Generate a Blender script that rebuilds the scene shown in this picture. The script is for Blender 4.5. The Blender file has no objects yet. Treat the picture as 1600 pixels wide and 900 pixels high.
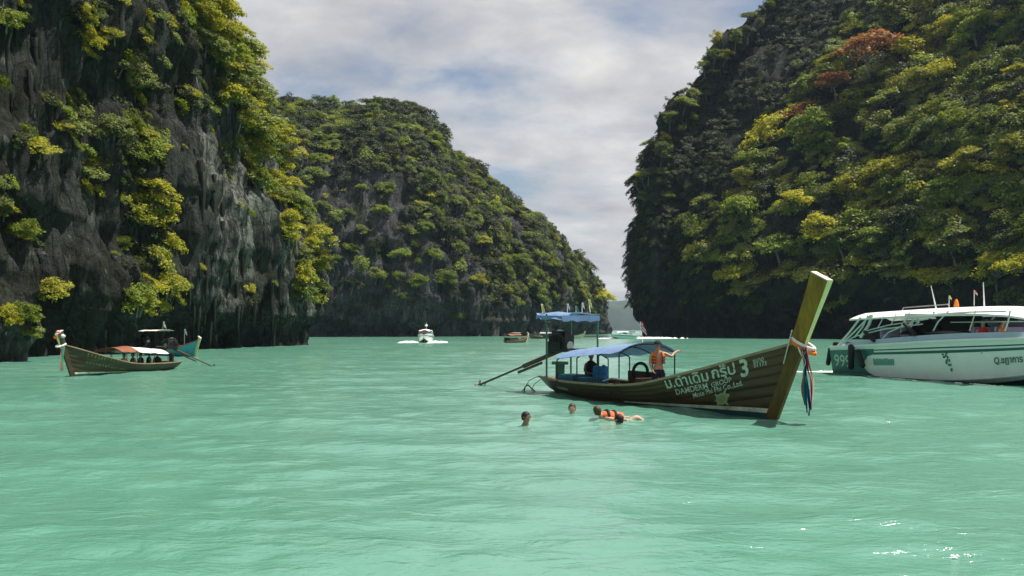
import bpy, bmesh, math, random
import numpy as np
from mathutils import Vector, Matrix, Euler
from mathutils.bvhtree import BVHTree

# ------------------------------------------------------------------ camera, sky, sun
scene = bpy.context.scene
COL = scene.collection
R = math.radians
FPX, HZ, EYE = 1400.0, 515.0, 2.0           # focal length and horizon row for a 1600 px wide frame
cam_data = bpy.data.cameras.new('camera')
cam_data.sensor_width = 36.0
cam_data.lens = 36.0 * FPX / 1600.0
cam_data.shift_y = (HZ - 450.0) / 1600.0
cam_data.clip_start, cam_data.clip_end = 0.1, 20000.0
cam = bpy.data.objects.new('camera', cam_data)
COL.objects.link(cam)
cam.location = (0, 0, EYE)
cam.rotation_euler = (R(90), 0, 0)
scene.camera = cam

SUN_AZ, SUN_EL = R(80), R(67)             # azimuth from +Y (ahead), negative = left
world = bpy.data.worlds.new('World')
scene.world = world
world.use_nodes = True


def nodes_of(tree):
    tree.nodes.clear()
    def N(kind, **kw):
        n = tree.nodes.new(kind)
        for k, v in kw.items():
            if k == 'i':
                for a, b in v.items():
                    n.inputs[a].default_value = b
            else:
                setattr(n, k, v)
        return n
    def Lk(a, ao, b, bi):
        tree.links.new(a.outputs[ao], b.inputs[bi])
    return N, Lk


def ramp(n, stops):
    e = n.color_ramp.elements
    while len(e) > 1:
        e.remove(e[-1])
    e[0].position, e[0].color = stops[0][0], (*stops[0][1], 1)
    for p, c in stops[1:]:
        x = e.new(p)
        x.color = (*c, 1)
    return n


def build_world():
    N, Lk = nodes_of(world.node_tree)
    out = N('ShaderNodeOutputWorld')
    bg = N('ShaderNodeBackground', i={'Strength': 0.070})
    sky = N('ShaderNodeTexSky', sky_type='NISHITA', sun_disc=False, sun_elevation=SUN_EL,
            sun_rotation=SUN_AZ, air_density=1.0, dust_density=1.5, ozone_density=1.0)
    tc = N('ShaderNodeTexCoord')
    sep = N('ShaderNodeSeparateXYZ'); Lk(tc, 'Generated', sep, 0)
    zz = N('ShaderNodeMath', operation='MAXIMUM', i={1: 0.0}); Lk(sep, 'Z', zz, 0)
    za = N('ShaderNodeMath', operation='ADD', i={1: 0.26}); Lk(zz, 0, za, 0)
    dx = N('ShaderNodeMath', operation='DIVIDE'); Lk(sep, 'X', dx, 0); Lk(za, 0, dx, 1)
    dy = N('ShaderNodeMath', operation='DIVIDE'); Lk(sep, 'Y', dy, 0); Lk(za, 0, dy, 1)
    cb = N('ShaderNodeCombineXYZ'); Lk(dx, 0, cb, 0); Lk(dy, 0, cb, 1)
    mp = N('ShaderNodeMapping'); Lk(cb, 0, mp, 0)
    mp.inputs['Location'].default_value = (0.55, 0.25, 0)
    mp.inputs['Rotation'].default_value = (0, 0, R(-8))
    mp.inputs['Scale'].default_value = (1.0, 1.25, 1)
    n1 = N('ShaderNodeTexNoise', i={'Scale': 1.9, 'Detail': 10.0, 'Roughness': 0.56, 'Distortion': 0.3}); Lk(mp, 0, n1, 'Vector')
    cov = ramp(N('ShaderNodeValToRGB'), [(0.37, (0.16,) * 3), (0.48, (0.76,) * 3), (0.58, (1,) * 3)]); Lk(n1, 'Fac', cov, 0)
    # cloud brightness, lilac grey bellies to warm white
    n2 = N('ShaderNodeTexNoise', i={'Scale': 2.6, 'Detail': 10.0, 'Roughness': 0.58, 'Distortion': 0.2}); Lk(mp, 0, n2, 'Vector')
    cc = ramp(N('ShaderNodeValToRGB'), [(0.34, (4.5, 4.55, 4.85)), (0.50, (6.0, 5.95, 6.05)), (0.66, (7.9, 7.75, 7.55))])
    for e in cc.color_ramp.elements:                       # ramp colours are scaled by ten below
        e.color = (e.color[0] / 10, e.color[1] / 10, e.color[2] / 10, 1)
    Lk(n2, 'Fac', cc, 0)
    up = N('ShaderNodeVectorMath', operation='SCALE', i={'Scale': 10.0}); Lk(cc, 0, up, 0)
    # low cumulus and milky air near the horizon
    lo = N('ShaderNodeMapRange', i={1: 0.02, 2: 0.16, 3: 0.75, 4: 0.0}); Lk(zz, 0, lo, 0)
    mx0 = N('ShaderNodeMath', operation='MAXIMUM'); Lk(cov, 0, mx0, 0); Lk(lo, 0, mx0, 1)
    mx = N('ShaderNodeMix', data_type='RGBA')
    Lk(mx0, 0, mx, 'Factor'); Lk(sky, 0, mx, 6); Lk(up, 0, mx, 7)
    Lk(mx, 2, bg, 0); Lk(bg, 0, out, 0)


build_world()
sun_data = bpy.data.lights.new('sun', 'SUN')
sun_data.energy, sun_data.angle, sun_data.color = 5.0, R(0.6), (1.0, 0.95, 0.85)
sun = bpy.data.objects.new('sun', sun_data)
COL.objects.link(sun)
SUN_DIR = Vector((math.sin(SUN_AZ) * math.cos(SUN_EL), math.cos(SUN_AZ) * math.cos(SUN_EL), math.sin(SUN_EL)))
sun.rotation_euler = SUN_DIR.to_track_quat('Z', 'Y').to_euler()
sun.location = (0, 0, 200)
scene.view_settings.view_transform = 'Standard'
scene.view_settings.look = 'None'
scene.view_settings.exposure = 0.6
scene.view_settings.gamma = 1.0
scene.cycles.use_denoising = True
scene.cycles.max_bounces = 6
scene.cycles.diffuse_bounces = 2
scene.cycles.glossy_bounces = 3
scene.cycles.transmission_bounces = 4
scene.cycles.volume_bounces = 0
scene.cycles.caustics_reflective = False
scene.cycles.caustics_refractive = False


# ------------------------------------------------------------------ helpers
def at(px, py, D):                       # a point of the place: frame column and row at distance D
    return Vector(((px - 800) / FPX * D, D, EYE + (HZ - py) / FPX * D))


def wl(px, D):                           # the same on the water
    return Vector(((px - 800) / FPX * D, D, 0))


def tag(o, label=None, cat=None, group=None, kind=None):
    if label: o['label'] = label
    if cat: o['category'] = cat
    if group: o['group'] = group
    if kind: o['kind'] = kind
    return o


def link(name, me, parent=None, mat=None):
    o = bpy.data.objects.new(name, me)
    COL.objects.link(o)
    if parent is not None: o.parent = parent
    if mat is not None and me is not None and not me.materials: me.materials.append(mat)
    return o


def empty(name, loc=(0, 0, 0), rz=0.0):
    o = bpy.data.objects.new(name, None)
    o.empty_display_size = 0.3
    COL.objects.link(o)
    o.location = loc
    o.rotation_euler = (0, 0, rz)
    return o


def copy_tree(o, parent=None):
    c = o.copy(); COL.objects.link(c); c.parent = parent
    for ch in list(o.children):
        copy_tree(ch, c)
    return c


def mesh(name, verts, faces, smooth=False):
    me = bpy.data.meshes.new(name)
    me.from_pydata([tuple(v) for v in verts], [], faces)
    me.validate()
    if smooth:
        me.polygons.foreach_set('use_smooth', [True] * len(me.polygons))
    return me


class MB:
    """collects shapes into one mesh"""
    def __init__(self): self.v, self.f = [], []
    def add(self, v, f):
        k = len(self.v)
        self.v += [Vector(p) for p in v]
        self.f += [[i + k for i in q] for q in f]
        return self
    def box(self, c, s, rot=None, taper=1.0):
        p = []
        for z in (-1, 1):
            t = taper if z > 0 else 1.0
            for x, y in ((-1, -1), (1, -1), (1, 1), (-1, 1)):
                q = Vector((x * s[0] / 2 * t, y * s[1] / 2 * t, z * s[2] / 2))
                if rot is not None: q = rot @ q
                p.append(q + Vector(c))
        return self.add(p, [[3, 2, 1, 0], [4, 5, 6, 7], [0, 1, 5, 4], [1, 2, 6, 5], [2, 3, 7, 6], [3, 0, 4, 7]])
    def bar(self, a, b, w, h=None):
        a, b = Vector(a), Vector(b); d = b - a
        q = d.to_track_quat('Z', 'Y').to_matrix()
        return self.box((a + b) / 2, (w, h or w, d.length), q)
    def tube(self, pts, r, n=8, cap=True):
        pts = [Vector(p) for p in pts]
        rs = r if isinstance(r, (list, tuple)) else [r] * len(pts)
        base = len(self.v)
        ref = None
        for i, p in enumerate(pts):
            d = (pts[min(i + 1, len(pts) - 1)] - pts[max(i - 1, 0)]).normalized()
            if ref is None:
                ref = d.orthogonal().normalized()
            u = (ref - d * ref.dot(d))
            u = u.normalized() if u.length > 1e-6 else d.orthogonal().normalized()
            ref = u
            w = d.cross(u)
            for k in range(n):
                a = 2 * math.pi * k / n
                self.v.append(p + (u * math.cos(a) + w * math.sin(a)) * rs[i])
        for i in range(len(pts) - 1):
            for k in range(n):
                a, b = base + i * n + k, base + i * n + (k + 1) % n
                self.f.append([a, b, b + n, a + n])
        if cap:
            self.f.append([base + k for k in range(n)][::-1])
            self.f.append([base + (len(pts) - 1) * n + k for k in range(n)])
        return self
    def lathe(self, prof, n=16, c=(0, 0, 0), rot=None):
        base = len(self.v)
        for r, z in prof:
            for k in range(n):
                a = 2 * math.pi * k / n
                q = Vector((r * math.cos(a), r * math.sin(a), z))
                if rot is not None: q = rot @ q
                self.v.append(q + Vector(c))
        for i in range(len(prof) - 1):
            for k in range(n):
                a, b = base + i * n + k, base + i * n + (k + 1) % n
                self.f.append([a, b, b + n, a + n])
        self.f.append([base + k for k in range(n)][::-1])
        self.f.append([base + (len(prof) - 1) * n + k for k in range(n)])
        return self
    def grid(self, P, close_u=False):
        """P: rows of points"""
        base = len(self.v); nr, nc = len(P), len(P[0])
        for row in P:
            self.v += [Vector(p) for p in row]
        for i in range(nr - 1):
            for j in range(nc - 1 + (1 if close_u else 0)):
                a, b = base + i * nc + j, base + i * nc + (j + 1) % nc
                self.f.append([a, b, b + nc, a + nc])
        return self
    def slab(self, P, n):
        """a sheet of rows P thickened by vector n"""
        n = Vector(n)
        Q = [[Vector(p) + n for p in row] for row in P]
        self.grid(P); self.grid([r[::-1] for r in Q])
        edge = [*P[0]] + [r[-1] for r in P[1:]] + [*P[-1]][::-1][1:] + [r[0] for r in P[1:-1]][::-1]
        b = len(self.v); m = len(edge)
        self.v += [Vector(p) for p in edge] + [Vector(p) + n for p in edge]
        self.f += [[b + i, b + m + i, b + m + (i + 1) % m, b + (i + 1) % m] for i in range(m)]
        return self
    def build(self, name, mat, parent=None, smooth=False, bevel=0.0):
        me = mesh(name, self.v, self.f, smooth)
        if bevel:
            bm = bmesh.new(); bm.from_mesh(me)
            bmesh.ops.remove_doubles(bm, verts=bm.verts, dist=1e-5)
            bmesh.ops.bevel(bm, geom=bm.edges[:], offset=bevel, segments=2, profile=0.5, affect='EDGES')
            bm.to_mesh(me); bm.free()
        return link(name, me, parent, mat)


# numpy value noise
def _h(i, j, k, s):
    n = (i * 374761393 + j * 668265263 + k * 2147483647 * 3 + s * 1274126177) & 0xFFFFFFFF
    n = ((n ^ (n >> 13)) * 1274126177) & 0xFFFFFFFF
    n = ((n ^ (n >> 16)) * 2246822519) & 0xFFFFFFFF
    return ((n ^ (n >> 15)) & 0xFFFFFF) / float(0xFFFFFF) * 2 - 1


def vnoise(x, y, z, s=0):
    xi, yi, zi = np.floor(x).astype(np.int64), np.floor(y).astype(np.int64), np.floor(z).astype(np.int64)
    fx, fy, fz = x - xi, y - yi, z - zi
    fx, fy, fz = [f * f * f * (f * (f * 6 - 15) + 10) for f in (fx, fy, fz)]
    r = 0
    for a in (0, 1):
        for b in (0, 1):
            for c in (0, 1):
                w = (fx if a else 1 - fx) * (fy if b else 1 - fy) * (fz if c else 1 - fz)
                r = r + w * _h(xi + a, yi + b, zi + c, s)
    return r


def fbm(x, y, z, o=4, s=0, g=0.5):
    r, a = 0, 1.0
    for k in range(o):
        r = r + a * vnoise(x, y, z, s + k)
        x, y, z, a = x * 2.03, y * 2.03, z * 2.03, a * g
    return r


# ------------------------------------------------------------------ materials
MATS = {}


def mat(name, color, rough=0.6, spec=0.5, metal=0.0, var=0.0, vscale=4.0, bump=0.0, bscale=20.0, stretch=(1, 1, 1),
        dirt=None, dscale=1.5, dlo=0.5, dhi=0.75, coat=0.0, translucent=0.0):
    if name in MATS: return MATS[name]
    m = bpy.data.materials.new(name); m.use_nodes = True
    N, Lk = nodes_of(m.node_tree)
    out = N('ShaderNodeOutputMaterial')
    b = N('ShaderNodeBsdfPrincipled', i={'Roughness': rough, 'Metallic': metal, 'Specular IOR Level': spec, 'Coat Weight': coat})
    b.inputs['Base Color'].default_value = (*color, 1)
    tc = N('ShaderNodeTexCoord')
    mp = N('ShaderNodeMapping'); mp.inputs['Scale'].default_value = stretch
    Lk(tc, 'Object', mp, 0)
    src = None
    if var > 0:
        n = N('ShaderNodeTexNoise', i={'Scale': vscale, 'Detail': 6.0, 'Roughness': 0.65}); Lk(mp, 0, n, 'Vector')
        lo, hi = [c * (1 - var) for c in color], [min(1, c * (1 + var)) for c in color]
        rp = ramp(N('ShaderNodeValToRGB'), [(0.3, lo), (0.7, hi)]); Lk(n, 'Fac', rp, 0)
        src = (rp, 0)
    if dirt:
        n = N('ShaderNodeTexNoise', i={'Scale': dscale, 'Detail': 7.0, 'Roughness': 0.7}); Lk(mp, 0, n, 'Vector')
        rp = ramp(N('ShaderNodeValToRGB'), [(dlo, (0,) * 3), (dhi, (1,) * 3)]); Lk(n, 'Fac', rp, 0)
        mx = N('ShaderNodeMix', data_type='RGBA')
        Lk(rp, 0, mx, 'Factor')
        if src: Lk(src[0], src[1], mx, 6)
        else: mx.inputs[6].default_value = (*color, 1)
        mx.inputs[7].default_value = (*dirt, 1)
        src = (mx, 2)
    if src: Lk(src[0], src[1], b, 'Base Color')
    if bump > 0:
        n = N('ShaderNodeTexNoise', i={'Scale': bscale, 'Detail': 5.0}); Lk(mp, 0, n, 'Vector')
        bp = N('ShaderNodeBump', i={'Strength': bump, 'Distance': 0.02}); Lk(n, 'Fac', bp, 'Height'); Lk(bp, 0, b, 'Normal')
    if translucent > 0:
        t = N('ShaderNodeBsdfTranslucent')
        if src: Lk(src[0], src[1], t, 0)
        else: t.inputs[0].default_value = (*color, 1)
        ms = N('ShaderNodeMixShader', i={0: translucent}); Lk(b, 0, ms, 1); Lk(t, 0, ms, 2); Lk(ms, 0, out, 0)
    else:
        Lk(b, 0, out, 0)
    MATS[name] = m
    return m


def leaf_mat(name, dark, light, trans=0.42, warm=(1.25, 1.15, 0.55)):
    m = bpy.data.materials.new(name); m.use_nodes = True
    N, Lk = nodes_of(m.node_tree)
    out = N('ShaderNodeOutputMaterial')
    geo = N('ShaderNodeNewGeometry'); oi = N('ShaderNodeObjectInfo')
    mixv = N('ShaderNodeMath', operation='MULTIPLY_ADD', i={1: 0.55}); Lk(geo, 'Random Per Island', mixv, 0)
    sc = N('ShaderNodeMath', operation='MULTIPLY', i={1: 0.45}); Lk(oi, 'Random', sc, 0); Lk(sc, 0, mixv, 2)
    rp = ramp(N('ShaderNodeValToRGB'), [(0.05, dark), (0.95, light)]); Lk(mixv, 0, rp, 0)
    b = N('ShaderNodeBsdfPrincipled', i={'Roughness': 0.55, 'Specular IOR Level': 0.25}); Lk(rp, 0, b, 'Base Color')
    t = N('ShaderNodeBsdfTranslucent')
    ml = N('ShaderNodeMix', data_type='RGBA', blend_type='MULTIPLY', i={0: 1.0}); Lk(rp, 0, ml, 6)
    ml.inputs[7].default_value = (*warm, 1); Lk(ml, 2, t, 0)
    ms = N('ShaderNodeMixShader', i={0: trans}); Lk(b, 0, ms, 1); Lk(t, 0, ms, 2); Lk(ms, 0, out, 0)
    MATS[name] = m
    return m


def rock_mat(name, dark, mid, pale, moss, palelo=0.52, mosslo=0.42, stain=1.0):
    m = bpy.data.materials.new(name); m.use_nodes = True
    N, Lk = nodes_of(m.node_tree)
    out = N('ShaderNodeOutputMaterial')
    b = N('ShaderNodeBsdfPrincipled', i={'Roughness': 0.9, 'Specular IOR Level': 0.2})
    tc = N('ShaderNodeTexCoord')
    mp = N('ShaderNodeMapping'); mp.inputs['Scale'].default_value = (1, 1, 0.09); Lk(tc, 'Object', mp, 0)
    n1 = N('ShaderNodeTexNoise', i={'Scale': 1.3, 'Detail': 10.0, 'Roughness': 0.74, 'Distortion': 0.3}); Lk(mp, 0, n1, 'Vector')
    r1 = ramp(N('ShaderNodeValToRGB'), [(0.38, dark), (0.47, mid), (0.58, mid), (0.66, pale)]); Lk(n1, 'Fac', r1, 0)
    # broad pale washes where water has run
    n2 = N('ShaderNodeTexNoise', i={'Scale': 0.055, 'Detail': 4.0, 'Roughness': 0.6}); Lk(tc, 'Object', n2, 'Vector')
    r2 = ramp(N('ShaderNodeValToRGB'), [(palelo, (0,) * 3), (palelo + 0.16, (1,) * 3)]); Lk(n2, 'Fac', r2, 0)
    n3 = N('ShaderNodeTexNoise', i={'Scale': 0.8, 'Detail': 10.0, 'Roughness': 0.76}); Lk(mp, 0, n3, 'Vector')
    r3 = ramp(N('ShaderNodeValToRGB'), [(0.44, (0,) * 3), (0.56, (1,) * 3)]); Lk(n3, 'Fac', r3, 0)
    at_ = N('ShaderNodeAttribute', attribute_name='flowstone')
    ad_ = N('ShaderNodeMath', operation='ADD', use_clamp=True); Lk(r2, 0, ad_, 0); Lk(at_, 'Fac', ad_, 1)
    pm = N('ShaderNodeMath', operation='MULTIPLY'); Lk(ad_, 0, pm, 0); Lk(r3, 0, pm, 1)
    m1 = N('ShaderNodeMix', data_type='RGBA'); Lk(pm, 0, m1, 'Factor'); Lk(r1, 0, m1, 6); m1.inputs[7].default_value = (*pale, 1)
    # moss and creepers
    n4 = N('ShaderNodeTexNoise', i={'Scale': 0.16, 'Detail': 9.0, 'Roughness': 0.72}); Lk(tc, 'Object', n4, 'Vector')
    r4 = ramp(N('ShaderNodeValToRGB'), [(mosslo, (0,) * 3), (mosslo + 0.12, (1,) * 3)]); Lk(n4, 'Fac', r4, 0)
    inv = N('ShaderNodeMath', operation='MULTIPLY_ADD', i={1: -0.85, 2: 1.0}); Lk(pm, 0, inv, 0)
    mm = N('ShaderNodeMath', operation='MULTIPLY'); Lk(r4, 0, mm, 0); Lk(inv, 0, mm, 1)
    m2 = N('ShaderNodeMix', data_type='RGBA'); Lk(mm, 0, m2, 'Factor'); Lk(m1, 2, m2, 6); m2.inputs[7].default_value = (*moss, 1)
    n5 = N('ShaderNodeTexNoise', i={'Scale': 2.4, 'Detail': 8.0, 'Roughness': 0.8}); Lk(tc, 'Object', n5, 'Vector')
    r5 = ramp(N('ShaderNodeValToRGB'), [(0.40, (0.35,) * 3), (0.54, (1.0,) * 3)]); Lk(n5, 'Fac', r5, 0)
    m3 = N('ShaderNodeMix', data_type='RGBA', blend_type='MULTIPLY', i={0: 0.75}); Lk(m2, 2, m3, 6); Lk(r5, 0, m3, 7)
    vm = N('ShaderNodeMapping'); vm.inputs['Scale'].default_value = (1, 1, 0.28); Lk(tc, 'Object', vm, 0)
    vo = N('ShaderNodeTexVoronoi', feature='DISTANCE_TO_EDGE', i={'Scale': 0.75}); Lk(vm, 0, vo, 'Vector')
    r6 = ramp(N('ShaderNodeValToRGB'), [(0.0, (0.25,) * 3), (0.07, (1.0,) * 3)]); Lk(vo, 'Distance', r6, 0)
    m4 = N('ShaderNodeMix', data_type='RGBA', blend_type='MULTIPLY', i={0: 0.6}); Lk(m3, 2, m4, 6); Lk(r6, 0, m4, 7)
    Lk(m4, 2, b, 'Base Color')
    nb = N('ShaderNodeTexNoise', i={'Scale': 1.6, 'Detail': 8.0, 'Roughness': 0.7}); Lk(mp, 0, nb, 'Vector')
    nb2 = N('ShaderNodeTexNoise', i={'Scale': 1.4, 'Detail': 10.0, 'Roughness': 0.75}); Lk(tc, 'Object', nb2, 'Vector')
    ad = N('ShaderNodeMath', operation='ADD'); Lk(nb, 'Fac', ad, 0); Lk(nb2, 'Fac', ad, 1)
    ad2 = N('ShaderNodeMath', operation='MULTIPLY_ADD', i={1: 0.30}); Lk(r6, 0, ad2, 0); Lk(ad, 0, ad2, 2)
    bp = N('ShaderNodeBump', i={'Strength': 1.0, 'Distance': 1.1}); Lk(ad2, 0, bp, 'Height'); Lk(bp, 0, b, 'Normal')
    Lk(b, 0, out, 0)
    MATS[name] = m
    return m

# ------------------------------------------------------------------ water
def water_mat():
    m = bpy.data.materials.new('turquoise_water'); m.use_nodes = True
    N, Lk = nodes_of(m.node_tree)
    out = N('ShaderNodeOutputMaterial')
    b = N('ShaderNodeBsdfPrincipled', i={'Roughness': 0.16, 'Specular IOR Level': 0.5, 'IOR': 1.75})
    tc = N('ShaderNodeTexCoord')
    n = N('ShaderNodeTexNoise', i={'Scale': 0.05, 'Detail': 4.0, 'Roughness': 0.55}); Lk(tc, 'Object', n, 'Vector')
    rp = ramp(N('ShaderNodeValToRGB'), [(0.3, (0.076, 0.228, 0.162)), (0.7, (0.124, 0.292, 0.222))]); Lk(n, 'Fac', rp, 0)
    Lk(rp, 0, b, 'Base Color')
    mp = N('ShaderNodeMapping'); mp.inputs['Rotation'].default_value = (0, 0, R(9)); mp.inputs['Scale'].default_value = (0.55, 1.0, 1); Lk(tc, 'Object', mp, 0)
    w1 = N('ShaderNodeTexNoise', i={'Scale': 2.2, 'Detail': 3.0, 'Roughness': 0.55, 'Distortion': 0.6}); Lk(mp, 0, w1, 'Vector')
    w2 = N('ShaderNodeTexNoise', i={'Scale': 8.0, 'Detail': 4.0, 'Roughness': 0.6, 'Distortion': 0.8}); Lk(mp, 0, w2, 'Vector')
    b1 = N('ShaderNodeBump', i={'Strength': 0.5, 'Distance': 0.10}); Lk(w1, 'Fac', b1, 'Height')
    b2 = N('ShaderNodeBump', i={'Strength': 0.6, 'Distance': 0.035}); Lk(w2, 'Fac', b2, 'Height'); Lk(b1, 0, b2, 'Normal')
    pn = N('ShaderNodeTexNoise', i={'Scale': 0.16, 'Detail': 3.0, 'Roughness': 0.55}); Lk(mp, 0, pn, 'Vector')   # calm and wind-ruffled patches
    pr = N('ShaderNodeMapRange', i={1: 0.35, 2: 0.65, 3: 0.25, 4: 0.85}); Lk(pn, 'Fac', pr, 0); Lk(pr, 0, b2, 'Strength')
    Lk(b2, 0, b, 'Normal')
    Lk(b, 0, out, 0)
    MATS['turquoise_water'] = m
    return m


def wave_height(x, y):
    rng = np.random.RandomState(5)
    h = np.zeros_like(x)
    for k in range(26):
        lam = 0.55 * 1.16 ** k if k < 18 else rng.uniform(1, 4)
        th = rng.normal(math.pi / 2 + 0.15, 0.62)
        a = 0.0042 * lam ** 0.62
        ph = rng.uniform(0, 6.28)
        arg = 2 * math.pi / lam * (x * math.cos(th) + y * math.sin(th)) + ph + 0.7 * vnoise(x / lam / 3, y / lam / 3, x * 0 + k)
        h += a * (np.sin(arg) + 0.25 * np.sin(2 * arg + 0.6))
    return h


RINGS = [(0.30, 18.9), (1.38, 20.6), (1.95, 19.9), (2.30, 18.9), (2.6, 20.0)]


def build_water():
    ys = [-30.0, -12, -4, 0, 2]
    y, st = 3.0, 0.05
    while y < 9000:
        ys.append(y); y += st
        st = max(0.05, 0.0070 * y) if y < 160 else 0.05 * y
    ys = np.array(ys)
    nx = 420
    t = np.linspace(-1, 1, nx)
    t = np.sign(t) * np.abs(t) ** 1.15
    W = np.maximum(12.0, ys * 0.72)[:, None]
    X = t[None, :] * W
    # widen the outermost columns to the far sides
    far = np.maximum(400.0, ys * 3.0)
    X[:, 0], X[:, -1] = -far, far
    X[:, 1], X[:, -2] = -0.5 * (far + W[:, 0]), 0.5 * (far + W[:, 0])
    Y = np.repeat(ys[:, None], nx, 1)
    fade = np.clip(1.3 - Y / 260.0, 0, 1) * (np.abs(X) < W * 1.01)
    Z = wave_height(X, Y) * fade
    for (rx, ry) in RINGS:                     # ripples round the swimmers
        d = np.hypot(X - rx, Y - ry)
        Z += 0.022 * np.cos(d * 2 * math.pi / 0.62) * np.exp(-d / 0.9)
    n, m = X.shape
    V = np.stack([X, Y, Z], -1).reshape(-1, 3)
    idx = np.arange(n * m).reshape(n, m)
    F = np.stack([idx[:-1, :-1], idx[:-1, 1:], idx[1:, 1:], idx[1:, :-1]], -1).reshape(-1, 4)
    me = np_mesh('water', V, F)
    o = link('water', me, None, water_mat())
    tag(o, 'turquoise green lagoon water with small wind ripples', None, None, 'structure')


def np_mesh(name, V, F, smooth=True):
    me = bpy.data.meshes.new(name)
    me.vertices.add(len(V)); me.vertices.foreach_set('co', np.asarray(V, dtype=np.float32).ravel())
    F = np.asarray(F); nf, k = F.shape
    me.loops.add(nf * k); me.loops.foreach_set('vertex_index', F.astype(np.int32).ravel())
    me.polygons.add(nf)
    me.polygons.foreach_set('loop_start', np.arange(0, nf * k, k, dtype=np.int32))
    me.polygons.foreach_set('loop_total', np.full(nf, k, dtype=np.int32))
    if smooth: me.polygons.foreach_set('use_smooth', np.ones(nf, dtype=bool))
    me.update(calc_edges=True)
    me.validate()
    return me


build_water()


# ------------------------------------------------------------------ cliffs
def catmull(P, t, periodic):
    P = np.asarray(P, float); n = len(P)
    i = np.floor(t).astype(int); f = (t - i)
    def g(k):
        return P[k % n] if periodic else P[np.clip(k, 0, n - 1)]
    p0, p1, p2, p3 = g(i - 1), g(i), g(i + 1), g(i + 2)
    sh = (-1,) + (1,) * (P.ndim - 1)
    f = f.reshape(sh)
    return 0.5 * ((2 * p1) + (p2 - p0) * f + (2 * p0 - 5 * p1 + 4 * p2 - p3) * f ** 2 + (3 * p1 - p0 - 3 * p2 + p3) * f ** 3)


def hill(name, cols, nfront, step, step_back, nv, amp, rib, seed, notch, material, label, notch_z=2.4, flow=None):
    """cols: profiles base to top, running round the hill; the first nfront of them are the face in view"""
    C = np.array(cols, float)                      # K, M, 3
    K, M, _ = C.shape
    t = []
    for k in range(K):
        d = max(np.linalg.norm(C[(k + 1) % K, 2] - C[k, 2]), 1.0)
        s = step if k < nfront - 1 else step_back
        n = max(2, int(d / s))
        t += list(k + np.arange(n) / n)
    U = catmull(C, np.array(t), True)              # nu, M, 3
    tv = np.linspace(0, M - 1, nv)
    S = catmull(np.swapaxes(U, 0, 1), np.minimum(tv, M - 1 - 1e-9), False)   # nv, nu, 3
    S = np.swapaxes(S, 0, 1)                       # nu, nv, 3
    du = np.roll(S, -1, 0) - np.roll(S, 1, 0)
    dv = np.gradient(S, axis=1)
    nrm = np.cross(du, dv)
    nrm /= np.linalg.norm(nrm, axis=2, keepdims=True) + 1e-9
    ctr = C[:, -1].mean(0)
    if np.mean(np.sum(nrm * (S - ctr), 2)) < 0: nrm = -nrm
    x, y, z = S[..., 0], S[..., 1], S[..., 2]
    d = amp * fbm(x * 0.07, y * 0.07, z * 0.07, 3, seed)
    r = fbm(x * 0.32, y * 0.32, z * 0.035, 3, seed + 20)
    d += rib * (1 - 2.2 * np.abs(r))               # sharp vertical flutes
    d += 0.40 * rib * fbm(x * 0.9, y * 0.9, z * 0.35, 3, seed + 40)
    d += 0.55 * rib * (0.5 - np.abs(fbm(x * 0.75, y * 0.75, z * 0.16, 2, seed + 50)) * 1.6)     # crags
    d += 0.30 * rib * (0.6 - np.abs(vnoise(x * 1.5, y * 1.5, z * 0.5, seed + 55)) * 2)
    led = fbm(x * 0.05, y * 0.05, z * 0.22, 2, seed + 60)
    d += 0.5 * amp * np.tanh(3 * led) * 0.5
    top = np.clip((z - z.max() * 0.9) / (z.max() * 0.1), 0, 1)
    d *= (1 - 0.7 * top)
    cut = np.clip(1 - np.abs(z - notch_z * 0.35) / notch_z, 0, 1) ** 0.6
    cut *= 0.55 + 0.6 * np.clip(fbm(x * 0.06, y * 0.06, z * 0 + 3, 2, seed + 80) + 0.4, 0, 1.3)
    d -= notch * cut
    S = S + nrm * d[..., None]
    nu = S.shape[0]
    idx = np.arange(nu * nv).reshape(nu, nv)
    nx_ = np.roll(idx, -1, 0)
    F = np.stack([idx[:, :-1], nx_[:, :-1], nx_[:, 1:], idx[:, 1:]], -1).reshape(-1, 4)
    me = np_mesh(name, S.reshape(-1, 3), F, True)
    if flow is not None:
        a = me.attributes.new('flowstone', 'FLOAT', 'POINT'); a.data.foreach_set('value', flow(S[..., 0], S[..., 1], S[..., 2]).ravel().astype(np.float32))
    bm = bmesh.new(); bm.from_mesh(me); bmesh.ops.recalc_face_normals(bm, faces=bm.faces); bm.to_mesh(me); bm.free()
    me.polygons.foreach_set('use_smooth', [True] * len(me.polygons))
    o = link(name, me, None, material)
    tag(o, label, None, None, 'structure')
    bv = BVHTree.FromPolygons([tuple(v) for v in S.reshape(-1, 3)], [tuple(q) for q in F])
    return o, bv


def prof(base, pts, top):
    b = Vector(base)
    return [(b.x, b.y, -4.0), (b.x, b.y, 0.5)] + [tuple(p) for p in pts] + [tuple(top)]


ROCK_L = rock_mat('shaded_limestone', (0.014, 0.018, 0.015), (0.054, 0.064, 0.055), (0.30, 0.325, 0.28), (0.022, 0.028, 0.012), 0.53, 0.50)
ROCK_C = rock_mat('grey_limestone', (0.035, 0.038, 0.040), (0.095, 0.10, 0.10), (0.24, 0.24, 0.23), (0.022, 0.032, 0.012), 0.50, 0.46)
ROCK_R = rock_mat('overgrown_limestone', (0.014, 0.017, 0.012), (0.050, 0.055, 0.042), (0.10, 0.10, 0.08), (0.014, 0.022, 0.009), 0.66, 0.40)

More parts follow.
